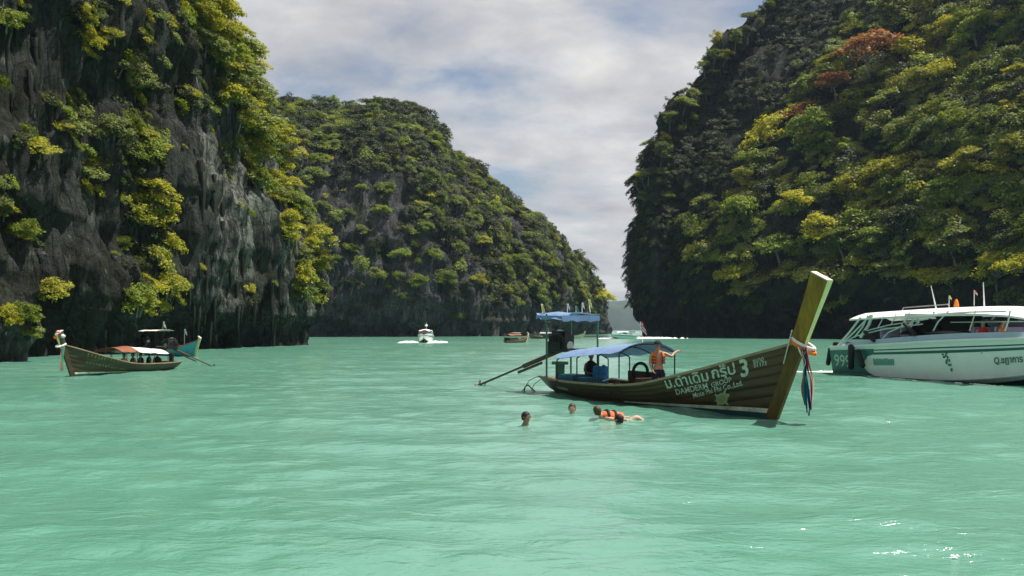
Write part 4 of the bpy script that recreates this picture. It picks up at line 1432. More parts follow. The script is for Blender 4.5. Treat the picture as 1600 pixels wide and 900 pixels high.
(x0, z0), (x1, z1) = find_xz(BMW, hxz, 872, 607, -1, (0.4, 4), (.05, .44)), find_xz(BMW, hxz, 889, 611, -1, (0.4, 4), (.05, .44))
tm = MB(); r2 = random.Random(4)
for k in range(11):
    x = k * 0.09; tm.add([(x, 0, 0), (x + .055, .0, 0), (x + .06, .09 + .05 * r2.random(), 0), (x + .01, .08, 0)], [[0, 1, 2, 3]])
lay(boat, mesh('worn_marking', tm.v, tm.f), x0, z0, x1, z1, hxz, -1, LETTER, 'worn_marking')

# things carried on it (they could be lifted out)
bm_ = MB(); bm_.lathe([(.20, 0), (.235, .02), (.235, .18), (.245, .19), (.235, .20), (.235, .36), (.245, .37), (.235, .38), (.235, .52), (.20, .56), (.06, .565)], 24)
bar = empty('blue_barrel', BMW @ Vector((2.62, 0.25, 0.33)))
bm_.build('drum', BLUEPL, bar, True); MB().lathe([(.05, .566), (.05, .60), (.01, .60)], 12, (.1, 0, 0)).build('bung', BLUEPL, bar)
tag(bar, 'blue plastic drum standing in the wooden boat under its canopy', 'barrel')


def smallboat(name, pos, heading, scale, hullm, label, canopies, prow=MUSTARD, detail=0, rail=None, eng=True, aim=(-3.0, 0.9, -0.05), ph=0.5):
    o = empty(name, pos, heading); o.scale = (scale,) * 3
    longtail(o, hullm, detail, prow, rail, True, ph)
    if eng: engine(o, 0.55, aim, 0)
    for c in canopies: barrel_roof(o, *c)
    tag(o, label, 'boat', 'long-tail boats in the lagoon')
    bpy.context.view_layer.update()
    return o


# ---- green boat on the left
gb_dir = Vector((-0.163, -0.987))
gb = smallboat('longtail_boat', (-17.4, 46.4, 0), math.atan2(gb_dir.y, gb_dir.x), 0.80, GREENHULL,
               'weathered green long-tail boat with white and orange canopy below the left cliff',
               [(2.4, 5.6, .98, 1.28, 1.16, 1.50, .92, TARPW, POSTD, (2.5, 4.0, 5.5)), (5.55, 7.2, 1.20, 1.50, 1.22, 1.46, .86, TARPR, POSTD, (5.7, 7.1))], GREENHULL, 1, aim=(-2.6, 1.2, 0.0))
GBMW = gb.matrix_world.copy()
tm = MB(); r2 = random.Random(9)
for row, (n, h) in enumerate(((12, .16), (14, .10))):
    for k in range(n):
        x = k * 0.15; y = -row * 0.24 + r2.uniform(-.02, .02)
        tm.add([(x, y, 0), (x + r2.uniform(.05, .11), y, 0), (x + r2.uniform(.06, .12), y + h * r2.uniform(.6, 1.1), 0), (x + r2.uniform(0, .03), y + h * r2.uniform(.5, 1), 0)], [[0, 1, 2, 3]])
lay(gb, mesh('worn_lettering', tm.v, tm.f), 9.6, 1.02, 6.6, 0.50, hxz, 1, mat('worn_yellow_lettering', (0.14, 0.15, 0.06), 0.7, 0.2, var=0.4), 'worn_lettering')
for i, c in enumerate(('green', 'teal', 'red', 'green')):
    ribbon(gb, 'hanging_sash', (LL + .75 + .06 * i, .15, 1.7), [(0.12 * min(1, j / 3), 0.02 * math.sin(j + i), -1.35 * j / 7) for j in range(8)], .10, cloth(c), -.6 + .3 * i)
k_ = MB(); k_.tube([Vector((LL + 0.80 + .32 * math.cos(a), .15 * math.sin(a), 1.68 - .08 * math.cos(a))) for a in lin(0, 2 * math.pi, 15)], 0.05, 8, False); k_.build('prow_sash', cloth('white'), gb, True)
for (x, y, z, c) in ((LL + 1.0, 0, 2.35, 'pink'), (LL + .8, .12, 2.15, 'white'), (LL + 1.05, -.1, 2.1, 'orange')):
    k_ = MB(); k_.lathe([(.02, -.1), (.12, -.05), (.13, .04), (.03, .12)], 8, (x, y, z)); k_.build('garland', cloth(c), gb, True)

# ---- turquoise boat behind it
tb_a, tb_b = wl(226, 71), wl(306, 66)
tb_d = (tb_b - tb_a).normalized()
tb = smallboat('longtail_boat', tb_a, math.atan2(tb_d.y, tb_d.x), (tb_b - tb_a).length / LL * 1.0, BLUEHULL,
               'turquoise long-tail boat with flat white awning behind the green boat', [(0.3, 4.6, 2.55, 2.68, 2.60, 2.72, .9, TARPW, POSTD, (0.6, 2.4, 4.4))], PALEYEL, 0, mat('red_rail_paint', (0.55, 0.10, 0.06), 0.5, 0.4), ph=0.25)
flag(tb, (3.9, 0, 2.7), .9, .7, ['white'], lean=(.1, 0)); flag(tb, (8.3, 0, 1.2), 1.6, .6, ['white'])
for k, x in enumerate((6.0, 7.0, 7.9)):
    MB().box((x, -.1, .55 + .22 * k), (.7, .9, .28)).build('life_vest_pile', cloth('red' if k != 1 else 'pink'), tb, bevel=0.06)

# ---- far long-tail boats near the gap
for (px, D, ang, sc, hm, tarp, lab, pw) in (
        (806, 138, 58, .62, BROWNHULL, TARPR, 'brown long-tail boat with red and white roof seen from astern near the centre', CREAMHULL),
        (850, 198, 165, .62, BROWNHULL, TARPG, 'small dark long-tail boat with grey roof far off before the gap', CREAMHULL),
        (886, 200, 15, .70, CREAMHULL, TARPW, 'cream long-tail boat with upright prow far off behind the stern canopy', CREAMHULL)):
    p = wl(px, D)
    h = Vector((math.cos(R(ang)), math.sin(R(ang)), 0))
    o = smallboat('longtail_boat', p - h * LL * sc / 2, R(ang), sc, hm, lab, [(1.0, 6.6, 1.75, 2.15, 1.85, 2.3, .95, tarp, POSTD, (1.2, 3.8, 6.4))], pw, 0, None, False)
    MB().box((3.6, 0, .85), (3.8, 1.3, .6)).build('passenger_bench', INNER, o, bevel=.05)
    MB().box((1.0, 0, .9), (.9, .9, .8)).build('engine_cover', IRON, o, bevel=.05)
    if tarp is TARPR:
        MB().slab([[Vector((x, w * .6, 2.42 + .05 * (1 - w * w))) for w in lin(-1, 1, 7)] for x in lin(3.2, 6.8, 4)], (0, 0, -.05)).build('roof_cover', TARPW, o)

# ------------------------------------------------------------------ speedboats
SW = mat('white_gelcoat', (0.74, 0.76, 0.74), 0.25, 0.5, var=0.05, vscale=2.0, coat=0.3)
ST = mat('teal_stripe', (0.010, 0.085, 0.085), 0.3, 0.5, var=0.1)
SB = mat('pale_blue_coaming', (0.36, 0.50, 0.58), 0.35, 0.5, var=0.06)
GLASS = mat('tinted_screen', (0.006, 0.007, 0.008), 0.08, 0.6)
HTOP = mat('hardtop_white', (0.76, 0.74, 0.71), 0.5, 0.4, var=0.05)
ALU = mat('painted_tube', (0.50, 0.60, 0.55), 0.4, 0.5, metal=0.2)
SEATS = mat('lilac_vinyl', (0.30, 0.29, 0.40), 0.6, 0.3, var=0.1)
SL = 13.0
S_SHEER = [(0, 1.22), (.25, 1.38), (.55, 1.60), (.8, 1.72), (1, 1.80)]
S_BEAM = [(0, 1.45), (.3, 1.62), (.6, 1.55), (.8, 1.15), (.93, .55), (1, .06)]
S_CHINE = [(0, .02), (.4, .02), (.6, .10), (.8, .42), (1, 1.0)]
S_KEEL = [(0, -.35), (.5, -.40), (.75, -.15), (.9, .45), (1, 1.15)]


def sp(u, t, side, off=0.0):
    """t 0..1 chine to sheer on the topsides"""
    zs, zc, b = curve1(u, S_SHEER), curve1(u, S_CHINE), curve1(u, S_BEAM)
    z = zc + (zs - zc) * t
    fl = 0.86 + 0.14 * t if u < .6 else (0.86 - 0.35 * (u - .6) / .4) + (0.14 + 0.35 * (u - .6) / .4) * t ** 1.2
    return Vector((u * SL * (0.985 + 0.015 * t) - 0.25 * (1 - t) * 0 + (0.35 * (t - 1) * -1 if u > .97 else 0) * -1, side * (b * fl + off), z))


def sxz(x, z, side, off=0.0):
    u = min(max(x / SL, 0), 1)
    zs, zc = curve1(u, S_SHEER), curve1(u, S_CHINE)
    t = min(max((z - zc) / (zs - zc), 0), 1.0)
    p = sp(u, t, side, off)
    return Vector((x, p.y, zc + (zs - zc) * t))


def speedboat(root, detail=1, hullm=None):
    hullm = hullm or SW
    us = lin(0, 1, 40 if detail else 16)
    hull = MB()
    for side in (-1, 1):
        rows = [[sp(u, t, side) for u in us] for t in lin(0, 1, 6)]
        hull.grid(rows if side < 0 else rows[::-1])
        k = [[Vector((sp(u, 0, side).x, side * 0.02, curve1(u, S_KEEL))) for u in us], [sp(u, 0, side) for u in us]]
        hull.grid(k if side < 0 else k[::-1])
    hull.grid([[sp(0, t, s) for t in lin(0, 1, 4)] for s in (-1, 1)])
    ho = hull.build('hull', hullm, root, True)
    bt = MB()
    for side in (-1, 1):
        k = [[Vector((sp(u, 0, side).x, side * 0.03, curve1(u, S_KEEL) - .01)) for u in us], [sp(u, 0, side, .012) + Vector((0, 0, .012)) for u in us]]
        bt.grid(k if side < 0 else k[::-1])
    bt.build('bottom_paint', NAVY, ho, True)
    dk = MB(); dk.slab([[sp(u, .93, s) for u in lin(.0, .97, 20)] for s in (-1, 1)], (0, 0, -.04)); dk.build('deck', hullm, root)
    for side in (-1, 1):
        rr = MB(); ring = []
        for u in us[:-1]:
            p = sp(u, 1, side)
            ring.append([p + Vector((0, side * .05, -.06)), p + Vector((0, side * .05, .02)), p + Vector((0, -side * .06, .03)), p + Vector((0, -side * .06, -.05))])
        rr.grid(ring, True); rr.build('rub_rail', hullm, root)
        for (t0, t1) in ((.80, .835), (.68, .75)) if detail else ((.66, .8),):
            s = MB(); rows = [[sp(u, t, side, .012) for u in lin(.10, .985, 36)] for t in (t0, (t0 + t1) / 2, t1)]
            s.grid(rows if side < 0 else rows[::-1]); s.build('stripe', ST, root, True)
        if detail:
            # dark quarter panel at the stern with a rounded front edge
            q = MB(); rows = []
            for t in lin(.02, .86, 16):
                xe = .205 + (.035 if t > .66 else -.028 * math.cos((t - .34) / .32 * math.pi / 2) ** 2 if abs(t - .34) < .32 else .0) + (.03 * max(0, .1 - t) / .1)
                rows.append([sp(u, t, side, .014) for u in lin(.001, xe, 10)])
            q.grid(rows if side < 0 else rows[::-1]); q.build('quarter_panel', mat('quarter_panel_paint', (0.030, 0.135, 0.120), 0.35, 0.5, var=0.1), root, True)
        # coaming above the sheer
        c = MB(); rows = []
        for v in (0, .5, 1):
            row = []
            for u in lin(.03, .93, 28):
                p = sp(u, 1, side, -.10 - .10 * v)
                h = curve1(u, [(.03, .02), (.12, .16), (.35, .24), (.6, .24), (.85, .18), (.93, .03)])
                row.append(p + Vector((0, 0, h * v)))
            rows.append(row)
        c.grid(rows if side < 0 else rows[::-1]); c.slab([[p + Vector((0, -side * w, 0)) for p in rows[-1]] for w in (0, .12)], (0, 0, -.03))
        c.build('coaming', SB, root, True)
    # hardtop
    P = []
    for i in range(15):
        f = i / 14; x = 1.0 + 9.1 * f; row = []
        for k in range(11):
            w = -1 + 2 * k / 10
            hw = 1.30 * (1 - .25 * max(0, f - .85) / .15) * (1 - .12 * max(0, .12 - f) / .12)
            z = curve1(f, [(0, 2.46), (.25, 2.53), (.5, 2.58), (.8, 2.58), (.93, 2.52), (1, 2.42)]) + .30 * (1 - abs(w) ** 1.6)
            row.append(Vector((x, w * hw, z)))
        P.append(row)
    MB().slab(P, (0, 0, -.07)).build('hardtop', HTOP, root, True)
    for side in (-1, 1):
        lip = MB()
        P = [[Vector((x, side * 1.24, zt)) for x, zt in ((4.6, 2.66), (6, 2.62), (8, 2.68), (9.6, 2.68))], [Vector((x, side * 1.24, zt)) for x, zt in ((4.6, 2.42), (6, 2.54), (8, 2.62), (9.6, 2.62))]]
        lip.slab(P, (0, side * .03, 0)); lip.build('hardtop_lip', HTOP, root)
    # frame tubes
    fr = [([(.55, 1.28), (1.25, 1.9), (1.9, 2.55)], .05), ([(.7, 1.3), (1.5, 1.86), (2.5, 2.62)], .04), ([(1.6, 1.66), (2.05, 2.1), (2.35, 2.62)], .04), ([(2.0, 1.66), (2.45, 2.2), (2.6, 2.64)], .07),
          ([(.75, 1.32), (1.6, 1.70), (3.4, 2.02), (5.6, 2.22)], .028), ([(2.4, 1.96), (3.6, 2.18), (5.9, 2.42)], .024), ([(3.3, 1.55), (3.7, 1.88), (4.3, 2.08)], .028),
          ([(3.0, 2.04), (3.2, 2.35), (3.35, 2.62)], .022), ([(3.8, 2.2), (4.0, 2.5), (4.05, 2.68)], .022), ([(4.6, 2.3), (4.75, 2.5), (4.8, 2.72)], .022), ([(6.2, 1.95), (6.4, 2.3), (6.9, 2.72)], .03), ([(9.6, 1.95), (9.7, 2.3), (9.75, 2.68)], .03), ([(8.0, 1.95), (8.1, 2.3), (8.2, 2.7)], .022)]
    for side in (-1, 1):
        for pts, r in fr:
            MB().tube([Vector((x, side * (1.38 - .12 * (z - 1.3)), z)) for x, z in pts], r, 6).build('frame_tube', ALU, root)
        # dark side screen and raked windscreen pane
        if detail:
            P = [[Vector((x, side * 1.27, z)) for x, z in ((4.2, 1.78), (5.3, 1.86), (6.6, 1.94))], [Vector((x, side * 1.24, z)) for x, z in ((5.2, 2.18), (5.7, 2.42), (6.0, 2.44))]]
            MB().slab(P, (0, side * .012, 0)).build('side_screen', GLASS, root)
            P = [[Vector((x, side * 1.27, z)) for x, z in ((6.7, 1.95), (8.5, 2.0), (10.2, 1.98))], [Vector((x, side * 1.22, z)) for x, z in ((6.1, 2.42), (8.5, 2.24), (10.2, 2.12))]]
            MB().slab(P, (0, -side * .01, 0)).build('canvas_screen', SEATS, root) if side > 0 else None
    P = [[Vector((6.6, w * 1.2, 1.95)) for w in lin(-1, 1, 5)], [Vector((6.0, w * 1.15, 2.68)) for w in lin(-1, 1, 5)]]
    MB().slab(P, (.015, 0, .01)).build('windscreen', GLASS, root)
    for x in ((3.2, 4.4, 8.2, 9.2) if detail else (3.5, 8.5)):
        s = MB(); s.box((x, 0, 1.55), (.5, 2.2, .5)); s.box((x - .25, 0, 1.85), (.10, 2.2, .5)); s.build('seat_bench', SEATS, root, bevel=.05)
    MB().box((5.2, 0, 1.75), (.6, 2.3, .95)).build('helm_console', GLASS if detail else SW, root, bevel=.06)
    # outboards
    for y in (-.7, 0, .7):
        o = MB(); o.box((-.35, y, 1.15), (.5, .38, .55), None, .8); o.box((-.35, y, .45), (.16, .14, .9)); o.build('outboard_motor', RUBBER, root, bevel=.05)


def fender(root, p, length, rot, r=.11):
    m = MB(); q = Euler(rot).to_matrix()
    m.lathe([(.03, -length / 2 - .04), (r, -length / 2 + .03), (r, length / 2 - .03), (.03, length / 2 + .04)], 10, p, q)
    m.build('fender', RUBBER, root, True)


sb_dir = Vector((0.30, -0.954))
sb_pos = Vector((14.6, 41.0, 0)) + Vector((0.954, 0.30, 0)) * 1.35
sb = empty('speedboat', sb_pos, math.atan2(sb_dir.y, sb_dir.x))
bpy.context.view_layer.update()
SMW = sb.matrix_world.copy()
tag(sb, 'white passenger speedboat with teal stripes and white hardtop cut by the right edge', 'boat', 'speedboats in the lagoon')
speedboat(sb, 1)
fender(sb, (-.12, -1.35, .80), .85, (0, .25, 0)); fender(sb, (-.1, .9, .85), .8, (0, .2, 0))
fender(sb, (1.75, -1.64, .80), 1.05, (0, 0, 0), .13); fender(sb, (2.45, -1.70, .76), .8, (0, -.45, 0))
fender(sb, (2.75, -1.50, 1.72), .75, (0, -1.0, 0), .08); fender(sb, (5.1, -1.46, 2.02), .8, (0, -.95, 0), .08)


def on_sb(px, py):
    return find_xz(SMW, sxz, px, py, -1, (0, 11.5), (0.1, 1.6))


def sb_write(body, a, b, m_, hs=1.0, bold=0.0):
    (x0, z0), (x1, z1) = on_sb(*a), on_sb(*b)
    lay(sb, text_mesh(body, .3, 1.0, bold), x0, z0, x1, z1, sxz, -1, m_, hscale=hs, off=.026)


sb_write('999', (1306, 571), (1331, 574), mat('pale_number', (.42, .55, .48), .5, .4), .95, .002)
sb_write('ชุมนุมพัฒนา', (1365, 571), (1397, 571.5), mat('faded_teal_print', (.10, .30, .27), .5, .4), 1.7, .004) if False else None
sb_write('Q.ชฎาการ', (1554, 568), (1597, 566), mat('dark_print', (.03, .09, .09), .5, .4), 1.3, .005)
tm = MB(); r2 = random.Random(2)
for k in range(13):
    x = k * .1; hh = .22 + .05 * r2.random(); tm.add([(x, .02 * r2.random(), 0), (x + .09, 0, 0), (x + .08, hh, 0), (x - .01, hh, 0)], [[0, 1, 2, 3]])
(x0, z0), (x1, z1) = on_sb(1365, 571), on_sb(1397, 571)
lay(sb, mesh('faded_print', tm.v, tm.f), x0, z0, x1, z1, sxz, -1, mat('faded_teal_print', (.14, .34, .30), .5, .4, var=.35, vscale=14), 'faded_print', off=.02, hscale=1.1)
tm = MB()
for (cx, cy, rx, ry) in ((-.10, .30, .05, .03), (.05, .33, .04, .03), (-.06, .22, .05, .04), (.09, .20, .03, .05), (.02, .26, .03, .05), (.06, .12, .04, .03), (.15, .10, .03, .05)): blob(tm, ellipse(cx, cy, rx, ry, 9))
(x0, z0), (x1, z1) = on_sb(1474, 568), on_sb(1484, 568)
lay(sb, mesh('hull_emblem', tm.v, tm.f), x0, z0, x1, z1, sxz, -1, mat('dark_emblem', (.03, .06, .04), .5, .4, var=.5, vscale=20), 'hull_emblem', off=.02)
tm = MB()
for (cx, cy, rx, ry) in ((.10, .10, .03, .05), (.18, .04, .05, .03), (.22, -.06, .03, .04)): blob(tm, ellipse(cx, cy, rx, ry, 9))
lay(sb, mesh('hull_emblem', tm.v, tm.f), x0 + .15, z0 - .12, x1 + .1, z1 - .12, sxz, -1, mat('green_emblem', (.08, .25, .15), .5, .4), 'emblem_leaf', off=.02)
# roof fittings
for (x, y, h, lean) in ((4.3, .6, 1.0, -.30), (6.9, .5, 1.0, -.05)):
    MB().tube([(x, y, 2.85), (x + lean, y, 2.85 + h)], [.03, .012], 6).build('antenna', WHITE, sb)
MB().tube([(3.7, -.6, 2.82), (3.75, -.6, 2.92), (6.2, -.6, 3.0), (6.25, -.6, 2.93)], .018, 6).build('roof_rail', STEEL, sb)
MB().lathe([(.10, 0), (.10, .05), (.07, .22), (.03, .30), (.01, .31)], 12, (5.7, .3, 2.92)).build('beacon', mat('orange_beacon', (.85, .22, .02), .4, .4), sb)
flag(sb, (5.0, .6, 2.9), .5, .16, ['yellow']); flag(sb, (6.3, .6, 2.95), .62, .2, ['red', 'white', 'navy', 'white', 'red'])
MB().tube([Vector((x, -1.22, 2.28)) for x in lin(7.0, 11.2, 6)], .022, 6).build('bow_rail', STEEL, sb)
MB().box((9.6, .2, 2.60), (.8, .9, .16)).build('life_vest_pile', cloth('red'), sb, bevel=.05)

# far speedboats
for (px, D, ang, sc, lab, hm) in ((665, 140, -88, .72, 'white speedboat heading straight at the camera before the centre hill', None),
                                  (975, 200, 205, .55, 'pale green speedboat running out towards the gap', mat('mint_gelcoat', (.45, .68, .58), .3, .5))):
    h = Vector((math.cos(R(ang)), math.sin(R(ang)), 0))
    o = empty('speedboat', wl(px, D) - h * SL * sc / 2, R(ang)); o.scale = (sc,) * 3
    tag(o, lab, 'boat', 'speedboats in the lagoon')
    speedboat(o, 0, hm)
    if D < 150:
        MB().tube([(4, 0, 2.8), (4, 0, 4.3)], .05, 6).build('mast', WHITE, o)
        MB().lathe([(.05, 0), (.35, .1), (.35, .3), (.05, .4)], 10, (4, 0, 3.5)).build('radar_dome', WHITE, o, True)
        MB().box((8.6, 0, 2.2), (.5, 1.9, .4)).build('life_vest_pile', cloth('pink'), o, bevel=.05)
    else:
        MB().slab([[Vector((x, w * 1.3, 2.95)) for w in (-1, 0, 1)] for x in (1.2, 4.5)], (0, 0, -.06)).build('bimini', POSTD, o)


# ------------------------------------------------------------------ foam
def foam(name, label, spots, seed):
    """spots: (x, y, spread along, spread across, heading, count, size)"""
    rs = random.Random(seed); mb = MB()
    for (x, y, sa, sc_, hd, n, size) in spots:
        for _ in range(n):
            a, b = rs.gauss(0, .5) * sa, rs.gauss(0, .5) * sc_
            c, s = math.cos(hd), math.sin(hd)
            r = size * rs.uniform(.3, 1.0)
            base = len(mb.v); k = 7; cx, cy = x + a * c - b * s, y + a * s + b * c
            hz_ = rs.uniform(.05, .7) * size * (1 if size > .22 else .15)
            for q in range(k):
                t = 6.283 * q / k; rr = r * rs.uniform(.6, 1.2)
                mb.v.append(Vector((cx + rr * math.cos(t) * 1.5, cy + rr * math.sin(t), -.01)))
            mb.v.append(Vector((cx, cy, hz_ + min(.05, size * .15))))
            mb.f += [[base + q, base + (q + 1) % k, base + k] for q in range(k)]
    o = mb.build(name, mat('sea_foam', (.80, .84, .82), .8, .2), None, True)
    tag(o, label, None, None, 'stuff')


p5, p9 = wl(665, 140), wl(975, 200)
foam('wake_foam', 'white foam thrown up beside the oncoming far speedboat',
     [(p5.x + 1.8, p5.y - 3, 1.0, 2.2, .15, 60, .40), (p5.x - 1.8, p5.y - 3, 1.0, 2.2, -.15, 60, .40), (p5.x + 2.6, p5.y, .7, 2.5, .1, 20, .3), (p5.x - 2.6, p5.y, .7, 2.5, -.1, 20, .3)], 1)
foam('wake_foam', 'white foam trailing behind the speedboat in the gap',
     [(p9.x + 5.5, p9.y + 2, 4.0, 1.0, .3, 120, .5), (p9.x + 9, p9.y + 3, 5, 1.2, .2, 70, .45), (p9.x - 3, p9.y - 1, 3, .6, .3, 30, .3)], 2)
q1, q2, q3 = SMW @ Vector((-1.2, 0, 0)), SMW @ Vector((4.6, -1.75, 0)), SMW @ Vector((8.8, -1.5, 0))
foam('wake_foam', 'small white wavelets breaking along the near speedboat hull',
     [(q1.x - .6, q1.y, 1.5, .5, .1, 60, .16), (q2.x, q2.y, 1.2, .12, -1.27, 26, .10), (q3.x, q3.y, 1.0, .12, -1.27, 26, .10)], 3)
foam('foam_flecks', 'few tiny white flecks floating on the water near the camera',
     [(3.95, 7.95, .5, .05, .1, 9, .02), (-.9, 8.8, .1, .05, .1, 2, .02)], 4)

# ------------------------------------------------------------------ people
SKIN1 = mat('tan_skin', (0.42, 0.235, 0.150), 0.55, 0.4, var=0.12, vscale=8)
SKIN2 = mat('brown_skin', (0.24, 0.125, 0.075), 0.5, 0.4, var=0.12, vscale=8)
SKIN3 = mat('fair_skin', (0.56, 0.33, 0.235), 0.55, 0.4, var=0.12, vscale=8)
HAIRD = mat('dark_hair', (0.016, 0.012, 0.010), 0.6, 0.3)
HAIRB = mat('brown_hair', (0.065, 0.036, 0.018), 0.6, 0.3)
EYE_M = mat('eye', (0.02, 0.015, 0.012), 0.3, 0.5)
LIP = mat('lips', (0.30, 0.10, 0.085), 0.5, 0.4)
VEST = mat('orange_life_vest', (0.58, 0.125, 0.035), 0.7, 0.3, var=0.1)
STRAP = mat('black_webbing', (0.012, 0.012, 0.014), 0.7, 0.3)
DARKCL = mat('dark_shirt', (0.020, 0.022, 0.026), 0.85, 0.2)
SHORTS = mat('navy_shorts', (0.020, 0.026, 0.045), 0.85, 0.2)


def skinned(name, verts, edges, radii, m, parent, root=0, sub=2):
    me = bpy.data.meshes.new(name)
    bm = bmesh.new(); lay_ = bm.verts.layers.skin.verify()
    vs = []
    for p, r in zip(verts, radii):
        v = bm.verts.new(p); v[lay_].radius = r if isinstance(r, tuple) else (r, r); vs.append(v)
    vs[root][lay_].use_root = True
    for a, b in edges: bm.edges.new((vs[a], vs[b]))
    bm.to_mesh(me); bm.free()
    o = link(name, me, parent, m)
    s = o.modifiers.new('skin', 'SKIN'); s.use_smooth_shade = True
    if sub:
        u = o.modifiers.new('subdivision', 'SUBSURF'); u.levels = u.render_levels = sub
    return o


def chain(V, E, Rr, start, pts):
    k = start
    for p, r in pts:
        V.append(Vector(p)); Rr.append(r); E.append((k, len(V) - 1)); k = len(V) - 1
    return k


def hand(V, E, Rr, wrist, d, n, curl=0.35, s=1.0, spread_=1.0):
    """five fingers: d points along the hand, n is the palm normal"""
    d, n = Vector(d).normalized(), Vector(n).normalized()
    w = d.cross(n).normalized(); p0 = V[wrist]
    V.append(p0 + d * .045 * s); Rr.append((.036 * s, .018 * s)); E.append((wrist, len(V) - 1)); palm = len(V) - 1
    for k, L in enumerate((.070, .080, .075, .058)):
        off = (k - 1.5) * .020 * s * spread_
        b = p0 + d * .085 * s + w * off
        c1 = b + (d * math.cos(curl) + n * math.sin(curl)) * L * .55 * s
        c2 = c1 + (d * math.cos(curl * 2.2) + n * math.sin(curl * 2.2)) * L * .5 * s
        chain(V, E, Rr, palm, [(b, .011 * s), (c1, .009 * s), (c2, .0075 * s)])
    t1 = p0 + d * .04 * s - w * .040 * s + n * .01; t2 = t1 + (d * .7 - w * .5 + n * .4).normalized() * .042 * s
    chain(V, E, Rr, palm, [(t1, .012 * s), (t2, .009 * s)])


def head_parts(o, c, fwd, up, skin, hair, hair_len=0.0, cap=False, hat=None):
    """face and hair on a head of centre c; fwd = where it looks"""
    f, u = Vector(fwd).normalized(), Vector(up).normalized()
    u = (u - f * u.dot(f)).normalized(); s = f.cross(u)
    M = Matrix((s, f, u)).transposed()           # local x right, y forward, z up
    c = Vector(c)
    def P(x, y, z): return c + M @ Vector((x, y, z))
    n = MB(); n.add([P(-.016, .098, -.012), P(.016, .098, -.012), P(0, .094, .040), P(0, .128, -.010), P(0, .098, -.026)], [[0, 3, 2], [1, 2, 3], [0, 4, 3], [1, 3, 4]]); n.build('nose', skin, o, True)
    for k in (-1, 1):
        e = MB(); e.lathe([(.002, -.010), (.012, -.005), (.012, .005), (.002, .010)], 8, P(.034 * k, .090, .018), M @ Matrix.Rotation(math.pi / 2, 3, 'X')); e.build('eye', EYE_M, o, True)
        e = MB(); e.lathe([(.004, -.007), (.019, -.004), (.021, .003), (.006, .007)], 8, P(.086 * k, -.004, -.004), M @ Matrix.Rotation(math.pi / 2, 3, 'Y')); e.build('ear', skin, o, True)
    MB().box(P(0, .088, -.052), (.046, .012, .012), M).build('mouth', LIP, o)
    rows = []
    for i in range(9):                            # hair cap hugging the skull
        th = i / 8 * math.pi * (.60 + .0)
        row = []
        for k in range(18):
            ph = 2 * math.pi * k / 18
            front = max(0, math.sin(ph))
            t2 = th * (1 - .42 * front) * (1 + (.05 * math.sin(ph * 7 + i) + .04 * math.sin(ph * 3)) * (i / 8) ** 2)
            rr = .097 + .004 * math.sin(ph * 9 + 2.3 * i) - .006 * (i / 8) ** 3
            row.append(P(rr * .92 * math.sin(t2) * math.cos(ph), rr * 1.08 * math.sin(t2) * math.sin(ph) - .012, rr * 1.12 * math.cos(t2) + .012))
        rows.append(row)
    if hair_len > 0:
        rows.append([p - M @ Vector((0, 0, hair_len)) * (1 if math.sin(2 * math.pi * k / 18) < .35 else 0) for k, p in enumerate(rows[-1])])
    MB().grid(rows, True).build('hair', hair, o, True)
    if cap:
        rows = []
        for i in range(6):
            th = i / 5 * math.pi * .52
            rows.append([P(.116 * math.sin(th) * math.cos(6.283 * k / 18), .124 * math.sin(th) * math.sin(6.283 * k / 18) - .005, .125 * math.cos(th) + .030) for k in range(18)])
        cp = MB().grid(rows, True).build('cap', hat or DARKCL, o, True)
        MB().slab([[P(x, .11, .032) for x in (-.09, -.03, .03, .09)], [P(x, .19 - abs(x) * .5, .018) for x in (-.08, -.03, .03, .08)]], M @ Vector((0, 0, .008))).build('visor', hat or DARKCL, cp, True)


def torso_shell(o, name, rings, m, n=20, gap=None):
    """a garment: rings (centre, half width, half depth, right vector, forward vector)"""
    P = []
    for (c, hw, hd, rx, fy) in rings:
        c, rx, fy = Vector(c), Vector(rx).normalized(), Vector(fy).normalized()
        row = []
        for k in range(n + 1):
            a = (gap or 0) / 2 + math.pi / 2 + (2 * math.pi - (gap or 0)) * k / n
            row.append(c + rx * math.cos(a) * hw + fy * math.sin(a) * hd)
        P.append(row)
    mb = MB(); mb.grid(P)
    inner = [[Vector(c) + (p - Vector(c)) * .93 for p in row] for row, (c, *_r) in zip(P, rings)]
    mb.grid([r[::-1] for r in inner]); mb.grid([P[0], inner[0]]); mb.grid([inner[-1], P[-1]])
    return mb.build(name, m, o, True)


